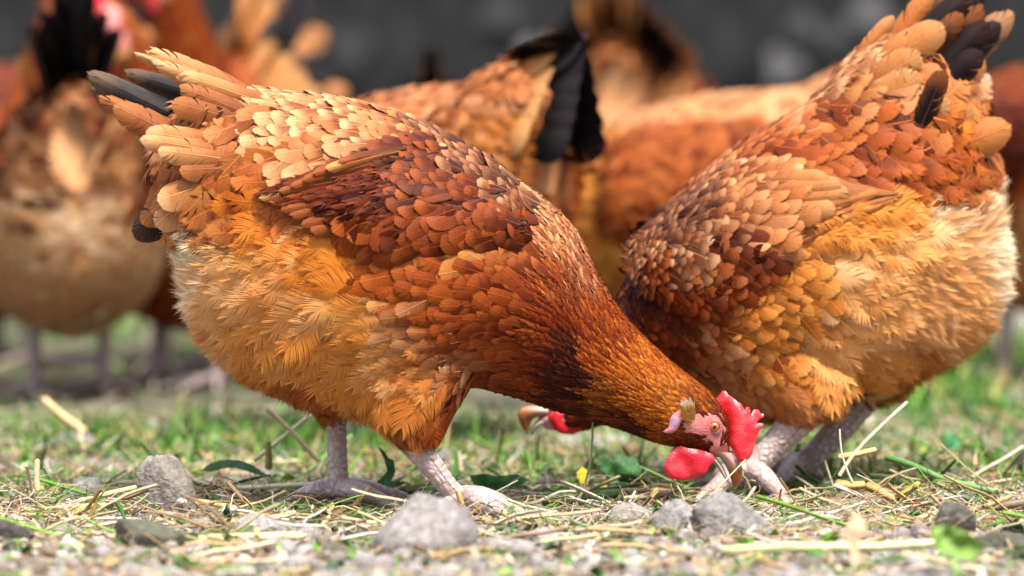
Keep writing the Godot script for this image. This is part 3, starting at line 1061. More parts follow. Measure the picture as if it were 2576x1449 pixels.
	var tail := [
		[520, 330, 226, 178, 66, .012, grey], [520, 350, 232, 214, 58, .0, grey], [540, 360, 258, 236, 56, .018, brown], [520, 380, 300, 262, 76, .03, brown], [500, 380, 368, 312, 60, .005, black], [560, 330, 262, 196, 50, -.02, black],
		[640, 240, 372, 118, 62, .008, buff], [600, 240, 345, 128, 30, .014, buff], [610, 250, 420, 140, 46, .0, black], [640, 260, 400, 150, 50, .02, buff], [680, 265, 452, 178, 56, .032, buff], [640, 290, 462, 216, 56, .04, brown],
		[600, 300, 446, 255, 66, .045, brown], [560, 260, 300, 170, 54, -.035, grey], [560, 290, 330, 205, 56, -.05, brown],
		[560, 360, 384, 330, 66, .055, buff], [580, 385, 372, 345, 54, .062, buff], [590, 400, 418, 372, 58, .066, buff], [600, 420, 470, 425, 56, .068, brown],
		[520, 420, 368, 346, 50, .01, black], [500, 420, 396, 352, 44, .02, black], [510, 440, 420, 385, 46, .03, black], [500, 450, 412, 420, 60, .035, brown],
		[500, 440, 340, 590, 96, .022, [Color(.016, .010, .008), Color(.02, .012, .010), Color(.06, .03, .018)]], [500, 430, 362, 560, 84, .034, brown], [520, 440, 388, 530, 70, .044, brown], [520, 470, 400, 560, 84, .05, [Color(.3, .1, .035), Color(.44, .17, .06), Color(.58, .3, .13)]], [540, 460, 412, 500, 76, .06, [Color(.3, .1, .035), Color(.46, .17, .055), Color(.64, .36, .17)]]]
	for k in tail.size():
		var f: Array = tail[k]
		var a := px(f[0], f[1])
		var b := px(f[2], f[3])
		a.z = relief.z(a.x - root.position.x, a.y) * 0.6 + f[5] * 0.4 if f[5] > 0.03 else f[5] * 0.7
		b.z = f[5]
		quill(root, "tail_feather", a, b, f[4] * K, Vector3(-.1, .35, 1.0), f[6], 140 + k, 0.07 if f[6] == buff or f[6] == brown else 0.03, 0.10)
	var cream_tip := [Color(.018, .011, .009), Color(.02, .012, .009), Color(.64, .55, .36)]
	quill(root, "tail_feather", px(480, 430, .015), px(352, 596, .017), 70 * K, Vector3(-.1, .35, 1), cream_tip, 190, 0.03, 0.05)
	# head
	var z_at := func(dx: float, dy: float) -> float:
		var q := px(dx, dy) - root.position
		return relief.z(q.x, q.y)
	var L := func(list: Array) -> PackedVector2Array:
		var out := []
		for k in range(0, list.size(), 2):
			out.append(1446.5 + list[k] * 0.30381)
			out.append(880.5 + list[k + 1] * 0.30381)
		return flat_pts(root, out)
	var L3 := func(list: Array) -> Array:
		var out := []
		for k in range(0, list.size(), 2):
			out.append(1446.5 + list[k] * 0.30381)
			out.append(880.5 + list[k + 1] * 0.30381)
		return pts(root, out)
	var ez: float = z_at.call(1794, 1069.5)
	var e0 := px(1794, 1069.5) - root.position
	eye(root, Vector3(e0.x, e0.y, ez - 0.0014), 0.0046, 1.0)
	eye(root, Vector3(e0.x, e0.y, -ez + 0.0014), 0.0046, -1.0)
	var red := func(p: Vector2) -> Color:
		var n := lump_noise.get_noise_2d(p.x * 3000, p.y * 3000)
		return Color(0.58, 0.008, 0.018).lerp(Color(0.66, 0.055, 0.065), clampf(0.3 + n * 1.3, 0, 1))
	var comb: PackedVector2Array = L.call([1205, 360, 1222, 335, 1248, 340, 1266, 368, 1310, 395, 1345, 428, 1368, 436, 1388, 470, 1400, 492, 1418, 466, 1440, 468, 1450, 500, 1442, 545, 1462, 520, 1478, 492, 1520, 494, 1530, 520, 1502, 548, 1525, 530, 1560, 528, 1562, 552, 1520, 580, 1490, 606, 1520, 602, 1557, 606, 1556, 632, 1522, 662, 1512, 690, 1494, 740, 1482, 790, 1464, 850, 1440, 884, 1392, 918, 1350, 920, 1322, 870, 1296, 820, 1262, 765, 1250, 690, 1250, 620, 1240, 560, 1200, 500, 1175, 450, 1170, 400])
	part("comb", cushion(comb, 0.0042, 0.007, 0.0022, 0.0009, func(p: Vector2) -> float: return 0.006 + 0.004 * sin(p.x * 200.0) + clampf((e0.y - p.y) * 0.12, -0.002, 0.005), red).mesh(), red_skin("comb_skin", 0.38), root)
	var wattle: PackedVector2Array = L.call([872, 778, 832, 792, 785, 830, 748, 895, 731, 955, 736, 1005, 760, 1040, 815, 1056, 880, 1064, 950, 1060, 1020, 1036, 1075, 1000, 1105, 950, 1140, 915, 1156, 884, 1130, 852, 1075, 828, 1000, 806, 925, 800])
	var wred := func(p: Vector2) -> Color:
		var n := lump_noise.get_noise_2d(p.x * 2200, p.y * 4200)
		return Color(0.55, 0.007, 0.022).lerp(Color(0.64, 0.045, 0.065), clampf(0.3 + n * 1.3, 0, 1))
	var wz: float = z_at.call(1745, 1118)
	part("wattle", cushion(wattle, 0.0028, 0.006, 0.0024, 0.0005, func(p: Vector2) -> float: return wz + 0.001 + 0.0016 * sin(p.x * 260.0 + p.y * 120.0), wred).mesh(), red_skin("comb_skin"), root)
	var second := PackedVector2Array()
	for p in wattle:
		second.append(p + Vector2(0.0035, 0.001))
	part("wattle", cushion(second, 0.0026, 0.006, 0.003, 0.0006, func(p: Vector2) -> float: return -wz + 0.002 * sin(p.x * 240.0), wred).mesh(), red_skin("comb_skin"), root)
	var lobe: PackedVector2Array = L.call([775, 545, 800, 512, 835, 488, 868, 472, 878, 500, 872, 560, 848, 612, 822, 648, 790, 666, 748, 668, 720, 656, 724, 648, 762, 622, 770, 590])
	var lz: float = z_at.call(1690, 1052)
	for s in [1.0, -1.0]:
		part("earlobe", cushion(lobe, 0.0026, 0.004, 0.0020, 0.0007, func(_p: Vector2) -> float: return s * (lz + 0.0018), func(p: Vector2) -> Color:
			var c: PackedVector2Array = L.call([812, 575])
			var d := Vector2((p.x - c[0].x) / 0.0042, (p.y - c[0].y) / 0.0062).length()
			return Color(0.32, 0.20, 0.30).lerp(Color(0.52, 0.15, 0.19), smoothstep(0.6, 1.2, d))).mesh(), red_skin("face_skin", 0.5), root)
	# downy tuft over the ear
	var tuft := []
	var tint := []
	var r := RandomNumberGenerator.new()
	r.seed = 77
	for k in 260:
		var f := sqrt(r.randf())
		var an := r.randf() * TAU
		var qx := 935.0 + cos(an) * f * 56
		var qy := 525.0 + sin(an) * f * 76
		var q: Vector3 = L3.call([qx, qy])[0]
		q.z = lz + 0.0022
		var d := Vector3(-0.25 + r.randfn(0, .2), 0.7 + r.randfn(0, .2), 0.55).normalized()
		var x := d.cross(Vector3(0, 0, 1)).normalized()
		tuft.append(Transform3D(Basis(x * 0.008, d * 0.010, x.cross(d) * 0.010), q))
		tint.append(Color(0.86, 0.76, 0.58) if qy < 490 + r.randf() * 20 else Color(0.62, 0.33, 0.10))
	swarm("ear_tuft", fmesh["k"][0], plume_mat("anyhair", Color.WHITE, false, 0.7), root, tuft, tint)
	bill(root, L3.call([1318, 845, 1352, 905, 1380, 960, 1386, 1020, 1372, 1080, 1350, 1120, 1327, 1156]), L3.call([1120, 830, 1190, 880, 1236, 940, 1270, 1010, 1294, 1080, 1308, 1125, 1321, 1158]), scaled([42.0, 40.0, 37.0, 32.0, 24.0, 14.0, 2.0], K),
		L3.call([1135, 862, 1190, 915, 1232, 980, 1264, 1050, 1288, 1104, 1304, 1136]), L3.call([1128, 900, 1160, 940, 1196, 1000, 1238, 1066, 1272, 1112, 1300, 1142]), scaled([32.0, 30.0, 26.0, 21.0, 13.0, 3.0], K),
		Color(0.42, 0.25, 0.21), Color(0.30, 0.08, 0.016), Color(0.46, 0.41, 0.39))
	var slit := MB.new()
	tube(slit, L3.call([1292, 862, 1296, 885, 1306, 912]).map(func(p: Vector3) -> Vector3: return p + Vector3(0, 0, 0.0098)), [0.0004, 0.0013, 0.0005], func(_p: Vector3) -> Color: return Color(0.03, 0.015, 0.012), 8, 4)
	part("nostril", slit.mesh(), flat_mat("nostril", Color.WHITE, 0.6), root)
	var flap := MB.new()
	tube(flap, L3.call([1304, 848, 1318, 880, 1322, 915]).map(func(p: Vector3) -> Vector3: return p + Vector3(0, 0, 0.0092)), [0.0008, 0.0024, 0.0009], func(_p: Vector3) -> Color: return Color(0.62, 0.55, 0.55), 8, 4)
	part("nostril_flap", flap.mesh(), flat_mat("horn", Color.WHITE, 0.33), root)
	# legs
	var q := func(dx: float, dy: float, z: float) -> Vector3: return px(dx, dy, z) - root.position
	var ground := func(dx: float, z: float, h: float) -> Vector3: return Vector3(px(dx, 0, z).x - root.position.x, h, z)
	leg(root, [q.call(842, 985, -.034), q.call(845, 1060, -.033), q.call(848, 1150, -.032), q.call(850, 1215, -.031), ground.call(850, -.03, .010)], scaled([30.0, 26.0, 24.5, 26.0, 30.0], K),
		[[ground.call(852, -.03, .012), ground.call(800, -.026, .011), ground.call(755, -.022, .006), ground.call(730, -.02, .003)], [ground.call(852, -.03, .012), ground.call(900, -.015, .011), ground.call(950, .0, .007), ground.call(985, .008, .003)], [ground.call(852, -.03, .012), ground.call(905, -.035, .012), ground.call(965, -.036, .008), ground.call(1020, -.036, .003)], [ground.call(852, -.03, .012), ground.call(890, -.05, .011), ground.call(930, -.066, .007), ground.call(960, -.076, .003)]], SCALE_CREAM, 0.0075)
	leg(root, [q.call(1020, 1075, .040), q.call(1050, 1125, .040), q.call(1095, 1185, .040), q.call(1140, 1240, .040), ground.call(1178, .04, .010)], scaled([46.0, 36.0, 27.0, 25.0, 28.0], K),
		[[ground.call(1172, .04, .013), ground.call(1215, .042, .011), ground.call(1262, .044, .006), ground.call(1290, .045, .003)], [ground.call(1172, .04, .013), ground.call(1205, .055, .010), ground.call(1240, .07, .006), ground.call(1262, .078, .003)], [ground.call(1172, .04, .013), ground.call(1208, .025, .011), ground.call(1250, .012, .007), ground.call(1278, .004, .003)], [ground.call(1172, .04, .013), ground.call(1140, .043, .009), ground.call(1112, .046, .004)]], SCALE_CREAM, 0.0075)


# ------------------------------------------------ the hen on the right, seen from the side, tail up

func right_hen() -> void:
	var rz := -0.15
	var root := thing("hen", "brown hen on the right, fluffy golden belly, tail raised, head hidden behind the front hen", "hen", Vector3(px(2080, 0, rz).x, 0, rz))
	var u := K * (DIST - rz) / DIST
	var tops := pts(root, [2440, 215, 2345, 120, 2240, 105, 2130, 165, 2050, 250, 1960, 305, 1870, 360, 1775, 432, 1690, 508, 1622, 590, 1580, 690, 1530, 800, 1490, 890, 1450, 970, 1412, 1012, 1378, 1034, 1352, 1046])
	var bots := pts(root, [2510, 500, 2530, 640, 2520, 750, 2470, 850, 2380, 920, 2270, 965, 2140, 990, 2010, 1005, 1935, 1048, 1862, 1040, 1790, 1005, 1695, 985, 1590, 1010, 1530, 1058, 1472, 1080, 1420, 1086, 1372, 1080])
	var wid := [50.0, 130.0, 190.0, 232.0, 262.0, 275.0, 278.0, 266.0, 244.0, 214.0, 172.0, 130.0, 96.0, 76.0, 60.0, 46.0, 20.0]
	var g := loft(tops, bots, scaled(wid, u), 170, 72)
	var mb := MB.new()
	var face := pts(root, [1395, 1050])[0] as Vector3
	var loin := pts(root, [2080, 560])[0] as Vector3
	var col := func(p: Vector3) -> Color:
		var d := p.distance_to(Vector3(face.x, face.y, p.z)) / 0.026
		var down := smoothstep(-0.02, 0.03, p.x - loin.x) * smoothstep(0.0, 0.04, loin.y - p.y + (p.x - loin.x) * 0.25)
		return Color(0.24, 0.07, 0.014).lerp(Color(0.48, 0.24, 0.07), down).lerp(Color(0.62, 0.3, 0.3), smoothstep(1.1, 0.9, d))
	skin(mb, g, col)
	var th := loft(pts(root, [1735, 800, 1780, 870, 1850, 950, 1920, 1010, 1966, 1046]), pts(root, [2080, 780, 2130, 860, 2140, 940, 2110, 1010, 2072, 1052]), scaled([120.0, 136.0, 118.0, 84.0, 50.0], u), 36, 36, [0.020, 0.028, 0.038, 0.046, 0.050])
	skin(mb, th, col)
	var th2 := loft(pts(root, [1980, 840, 2040, 910, 2085, 960, 2120, 1000]), pts(root, [2330, 840, 2330, 930, 2280, 1000, 2205, 1030]), scaled([110.0, 110.0, 80.0, 46.0], u), 24, 24, [-0.03, -0.034, -0.036, -0.036])
	skin(mb, th2, col)
	part("body", mb.mesh(), red_skin("hen_body", 0.7), root)
	var relief := Relief.new()
	relief.read(g)
	var rows := [
		[1600, 620, .5, -.7, 40, "c", "RLS", "1"], [1680, 530, .75, -.6, 44, "c", "LRD", "1"], [1780, 445, .8, -.55, 46, "c", "LRW", "1"], [1880, 370, .8, -.5, 54, "c", "LRO", "01"], [1980, 315, .8, -.4, 58, "c", "LRW", "03"], [2030, 290, .6, -.1, 62, "c", "LWO", "03"],
		[1950, 370, .75, -.2, 62, "c", "ROL", "01"], [1900, 420, .8, .0, 66, "c", "LOR", "03"], [2030, 370, .7, .25, 76, "c", "OLR", "03"], [2050, 300, .6, .2, 84, "c", "LOP", "23"], [2060, 230, .45, .2, 80, "l", "LWP"], [2080, 170, .45, -.6, 74, "l", "LPW"],
		[2140, 130, .7, -.5, 76, "l", "LPW"], [2130, 230, .7, .2, 92, "c", "LOW", "03"], [2200, 180, .9, -.1, 98, "c", "LPW", "003"], [2280, 120, .85, -.45, 100, "c", "WLP", "03"], [2210, 260, .85, .15, 98, "c", "OLW", "03"], [2300, 220, .8, -.35, 96, "c", "LOW", "03"],
		[2100, 310, .6, .55, 88, "c", "OLR", "03"], [2180, 340, .75, .45, 96, "c", "ROO", "03"], [2270, 340, .9, .2, 96, "c", "OLR", "03"], [2360, 330, .95, -.2, 104, "l", "OLE"], [2380, 250, .9, -.35, 100, "l", "OLW"], [2440, 320, 1, -.2, 104, "l", "OLT"],
		[2080, 410, .7, .6, 78, "c", "ROL", "03"], [2160, 430, .8, .45, 80, "c", "ROR", "03"], [2260, 430, .95, .2, 92, "l", "ROE"], [2360, 420, 1, .0, 96, "l", "ROO"], [2460, 420, 1, .0, 90, "l", "OTO"], [2400, 480, 1, .15, 86, "l", "OTR"],
		[1640, 720, .55, .6, 40, "c", "RSD", "01"], [1600, 760, .5, .7, 40, "h", "SDB"], [1700, 790, .7, .6, 46, "c", "RSD", "03"], [1760, 830, .75, .55, 50, "c", "RWO", "03"], [1690, 870, .7, .65, 48, "c", "SDR", "03"], [1800, 900, .75, .6, 56, "c", "WTR", "03"],
		[1830, 790, .8, .5, 60, "c", "EOY", "003"], [1910, 720, .85, .45, 70, "c", "EGY", "003"], [1990, 640, .85, .3, 76, "c", "EYG", "03"], [2080, 570, .85, .15, 90, "d", "EYG"], [2190, 530, .95, .05, 96, "d", "EYG"], [2100, 650, .9, .35, 84, "c", "YGP", "003"],
		[1980, 760, .85, .45, 76, "c", "YGE", "003"], [1900, 850, .8, .5, 70, "c", "GYE", "003"], [2060, 760, .85, .5, 86, "c", "YGP", "003"], [2020, 850, .7, .65, 80, "c", "YGP", "003"], [1900, 930, .75, .6, 70, "c", "TGY", "03"], [1990, 930, .55, .8, 80, "c", "GTO", "03"],
		[2090, 870, .65, .7, 90, "d", "GYP"], [2070, 960, .4, .9, 86, "d", "TGY"], [1980, 1010, .5, .9, 66, "d", "TWO"], [2050, 1030, .2, 1, 60, "k", "TO"], [2180, 680, .9, .4, 88, "d", "YPG"], [2260, 600, .95, .15, 92, "d", "YPG"], [2340, 540, .9, -.25, 96, "f", "YCP"],
		[2440, 540, .9, -.45, 90, "f", "CPY"], [2520, 500, .9, -.45, 96, "f", "CCC"], [2420, 640, 1, .0, 96, "f", "YPP"], [2520, 620, 1, .05, 104, "f", "CCC"], [2320, 700, .9, .35, 92, "f", "YPG"], [2430, 760, .9, .3, 88, "f", "PYT"], [2520, 740, 1, .25, 96, "f", "CCP"],
		[2190, 800, .8, .55, 90, "d", "GYP"], [2300, 820, .8, .55, 88, "f", "TYP"], [2400, 860, .8, .5, 78, "f", "TPT"], [2200, 910, .65, .7, 84, "d", "TYG"], [2320, 920, .6, .7, 76, "f", "TRT"], [2230, 980, .5, .8, 66, "f", "RT"], [2140, 990, .4, .9, 66, "f", "RD"],
		[1540, 870, .4, -.8, 50, "h", "RSD"], [1480, 960, .5, -.7, 36, "h", "ERD"], [1440, 1020, .6, -.5, 22, "t", "RD"], [1390, 1050, 1, 0, 20, "-", "R"], [1360, 1060, 1, 0, 20, "-", "R"]]
	var coat := coat_of(root, rows, u)
	var bag := {}
	scatter(bag, g, coat, 27)
	scatter(bag, g, wispy(coat, 0.55), 37)
	scatter(bag, th, wispy(coat, 0.55), 38)
	scatter(bag, th, coat, 28, func(p: Vector3) -> bool: return p.z > relief.z(p.x, p.y) - 0.002)
	scatter(bag, th2, coat, 29, func(p: Vector3) -> bool: return p.z < -0.02)
	var ups := pts(root, [1590, 610, 1650, 548, 1730, 490, 1830, 425, 1930, 400, 2030, 420, 2120, 455, 2230, 475])
	var lows := pts(root, [1585, 690, 1640, 735, 1720, 770, 1800, 775, 1880, 715, 1990, 610, 2110, 525, 2240, 488])
	var wings := wing(root, relief, ups, lows, 0.010, Color(0.2, 0.075, 0.03))
	var wrows := [
		[1610, 640, .7, .3, 36, "c", "LRP", "11"], [1680, 570, .8, .1, 40, "c", "RDP", "11"], [1640, 690, .7, .4, 38, "c", "RDO", "1"], [1760, 500, .85, .0, 46, "c", "RDDP", "11"], [1850, 440, .9, .0, 52, "c", "LRP", "1"], [1740, 570, .85, .25, 50, "c", "DDPR", "11"],
		[1720, 660, .8, .4, 48, "c", "RDDP", "1"], [1720, 740, .8, .4, 50, "c", "RDS", "01"], [1830, 500, .9, .15, 56, "c", "LPR", "13"], [1820, 590, .9, .3, 58, "c", "WDR", "01"], [1800, 680, .8, .4, 60, "c", "LDR", "01"], [1860, 640, .85, .35, 64, "c", "RDD", "01"],
		[1920, 460, .95, .1, 66, "c", "LOW", "03"], [1930, 550, .9, .2, 66, "c", "LWO", "03"], [1870, 700, .75, .5, 60, "c", "RDO", "01"], [2020, 480, 1, .1, 90, "-", "R"], [2100, 500, 1, .1, 90, "-", "R"], [2000, 560, 1, .1, 90, "-", "R"]]
	var wcoat := coat_of(root, wrows, u)
	scatter(bag, wings[0], wcoat, 30, null, 0.002)
	scatter(bag, wings[0], wispy(wcoat, 0.9), 39, null, 0.002)
	scatter(bag, wings[1], wcoat, 31, null, 0.002)
	dress(root, bag, 260)
	var plain := [Color(0.272, 0.082, 0.023), Color(0.352, 0.112, 0.032), Color(0.448, 0.163, 0.052)]
	var pale := [Color(0.320, 0.102, 0.029), Color(0.448, 0.170, 0.052), Color(0.544, 0.245, 0.093)]
	var fl := [[1880, 690, 2070, 560, 40, plain], [1880, 670, 2110, 540, 40, plain], [1890, 650, 2150, 522, 40, plain], [1890, 630, 2190, 508, 40, plain], [1900, 610, 2220, 495, 42, plain], [1910, 585, 2240, 482, 44, plain], [1910, 555, 2180, 478, 46, plain], [1900, 530, 2075, 520, 60, pale], [1910, 505, 2110, 482, 56, pale], [1920, 480, 2090, 462, 52, pale], [1920, 455, 2060, 445, 48, pale]]
	for k in fl.size():
		var f: Array = fl[k]
		for s in [1.0, -1.0]:
			var a := px(f[0], f[1], rz) - root.position
			var b := px(f[2], f[3], rz) - root.position
			a.z = (relief.z(a.x, a.y) + 0.008 + 0.0007 * k) * s
			b.z = (relief.z(b.x, b.y) + 0.006 + 0.0010 * k) * s
			quill(root, "wing_feather", a + root.position, b + root.position, f[4] * u * 1.1, Vector3(0, 0.1, s), f[5], 200 + k, 0.02, 0.02)
	var black := [Color(.008, .005, .005), Color(.009, .006, .006), Color(.03, .015, .012)]
	var edged := [Color(.008, .005, .005), Color(.008, .005, .005), Color(.22, .07, .022)]
	var buff := [Color(.32, .10, .028), Color(.46, .175, .052), Color(.54, .25, .095)]
	var mott := [Color(.04, .02, .015), Color(.07, .035, .025), Color(.40, .2, .1)]
	var orange := [Color(0.288, 0.075, 0.017), Color(0.416, 0.129, 0.032), Color(0.496, 0.190, 0.058)]
	var rosy := [Color(0.360, 0.129, 0.041), Color(0.528, 0.245, 0.099), Color(0.656, 0.422, 0.302)]
	var tail := [
		[2250, 190, 2420, -40, 80, -.03, edged], [2270, 210, 2480, -30, 90, -.01, black], [2290, 230, 2470, 20, 80, .012, edged], [2310, 250, 2548, 28, 90, .0, mott], [2290, 260, 2510, 60, 78, .02, black], [2310, 280, 2470, 150, 80, .015, orange], [2300, 240, 2476, 62, 84, .034, black], [2310, 260, 2452, 130, 80, .040, black],
		[2220, 150, 2345, -20, 66, .0, orange], [2150, 150, 2246, 42, 44, .01, buff], [2180, 180, 2356, 66, 96, .045, buff], [2170, 220, 2290, 140, 92, .055, buff], [2220, 260, 2352, 180, 96, .052, buff], [2220, 180, 2440, -16, 80, .028, black], [2240, 200, 2410, 40, 76, .034, edged], [2160, 280, 2290, 200, 104, .064, buff],
		[2320, 320, 2490, 190, 96, .005, rosy], [2330, 330, 2500, 240, 80, -.01, rosy], [2330, 250, 2440, 240, 70, .01, black], [2350, 360, 2480, 290, 80, -.02, orange],
		[2230, 330, 2365, 260, 96, .066, buff], [2282, 350, 2348, 184, 62, .082, edged], [2250, 420, 2520, 318, 110, .058, orange], [2300, 390, 2420, 270, 90, .05, buff]]
	for k in tail.size():
		var f: Array = tail[k]
		var a := px(f[0], f[1], rz)
		var b := px(f[2], f[3], rz)
		a.z = rz + f[5] * 0.8
		b.z = rz + f[5]
		quill(root, "tail_feather", a, b, f[4] * u * 0.92, Vector3(.1, .2, 1.0), f[6], 240 + k, 0.06, 0.09)
	# what shows of the head: bill and wattle, facing left
	bill(root, pts(root, [1380, 1018, 1352, 1020, 1326, 1022, 1308, 1030, 1303, 1050, 1314, 1078, 1326, 1094]), pts(root, [1400, 1052, 1370, 1046, 1350, 1050, 1338, 1058, 1332, 1070, 1330, 1084, 1330, 1096]), scaled([34.0, 32.0, 28.0, 24.0, 18.0, 10.0, 2.0], u),
		pts(root, [1400, 1050, 1372, 1048, 1352, 1056, 1342, 1070, 1334, 1088]), pts(root, [1396, 1074, 1368, 1070, 1352, 1078, 1344, 1088, 1336, 1096]), scaled([30.0, 26.0, 20.0, 13.0, 3.0], u), Color(0.5, 0.33, 0.28), Color(0.33, 0.11, 0.035), Color(0.5, 0.42, 0.38))
	var wat := flat_pts(root, [1376, 1046, 1392, 1074, 1412, 1088, 1440, 1091, 1460, 1082, 1464, 1060, 1462, 1030, 1420, 1024, 1390, 1030])
	part("wattle", cushion(wat, 0.003, 0.006, 0.003, 0.0006, func(p: Vector2) -> float: return 0.014 + 0.002 * sin(p.x * 240.0), func(_p: Vector2) -> Color: return Color(0.6, 0.014, 0.02)).mesh(), red_skin("comb_skin"), root)
	var comb := flat_pts(root, [1400, 1010, 1372, 1000, 1352, 1012, 1340, 990, 1356, 972, 1384, 978, 1396, 950, 1412, 964, 1424, 930, 1444, 950, 1456, 925, 1470, 950, 1450, 990])
	part("comb", cushion(comb, 0.004, 0.007, 0.004, 0.0006, func(_p: Vector2) -> float: return 0.0, func(_p: Vector2) -> Color: return Color(0.66, 0.02, 0.03)).mesh(), red_skin("comb_skin"), root)
	var e0 := px(1400, 1020, rz) - root.position
	eye(root, Vector3(e0.x, e0.y, relief.z(e0.x, e0.y) - 0.0014), 0.0044, 1.0)
	eye(root, Vector3(e0.x, e0.y, -relief.z(e0.x, e0.y) + 0.0014), 0.0044, -1.0)
	var q := func(dx: float, dy: float, z: float) -> Vector3: return px(dx, dy, rz + z) - root.position
	var gp := func(dx: float, z: float, h: float) -> Vector3: return Vector3(px(dx, 0, rz + z).x - root.position.x, h, z)
	leg(root, [q.call(2040, 1015, .052), q.call(1998, 1062, .053), q.call(1950, 1115, .054), q.call(1905, 1165, .055), gp.call(1872, .056, .020)], scaled([52.0, 42.0, 33.0, 32.0, 38.0], u),
		[[gp.call(1876, .056, .022), gp.call(1836, .062, .016), gp.call(1800, .075, .008), gp.call(1772, .085, .003)], [gp.call(1880, .056, .022), gp.call(1915, .07, .018), gp.call(1948, .084, .009), gp.call(1965, .092, .003)], [gp.call(1870, .056, .022), gp.call(1835, .048, .018), gp.call(1812, .036, .014), gp.call(1800, .024, .004)], [gp.call(1880, .056, .018), gp.call(1915, .04, .012), gp.call(1945, .03, .005)]], SCALE_CREAM * Color(.95, .92, .88), 0.0088)
	leg(root, [q.call(2180, 975, -.036), q.call(2140, 1035, -.036), q.call(2085, 1105, -.036), q.call(2030, 1160, -.036), gp.call(1995, -.036, .016)], scaled([50.0, 42.0, 34.0, 32.0, 36.0], u),
		[[gp.call(2000, -.036, .018), gp.call(1960, -.03, .014), gp.call(1915, -.022, .008), gp.call(1885, -.018, .003)], [gp.call(2000, -.036, .018), gp.call(1985, -.016, .014), gp.call(1965, .006, .008), gp.call(1950, .018, .003)], [gp.call(2000, -.036, .018), gp.call(1970, -.052, .014), gp.call(1935, -.066, .008), gp.call(1910, -.074, .003)], [gp.call(2000, -.036, .018), gp.call(2035, -.04, .012), gp.call(2062, -.042, .004)]], SCALE_CREAM * Color(.8, .76, .74), 0.0085)  # far leg: shade beneath the body is put into its darker tone


# ------------------------------------------------ hens farther back

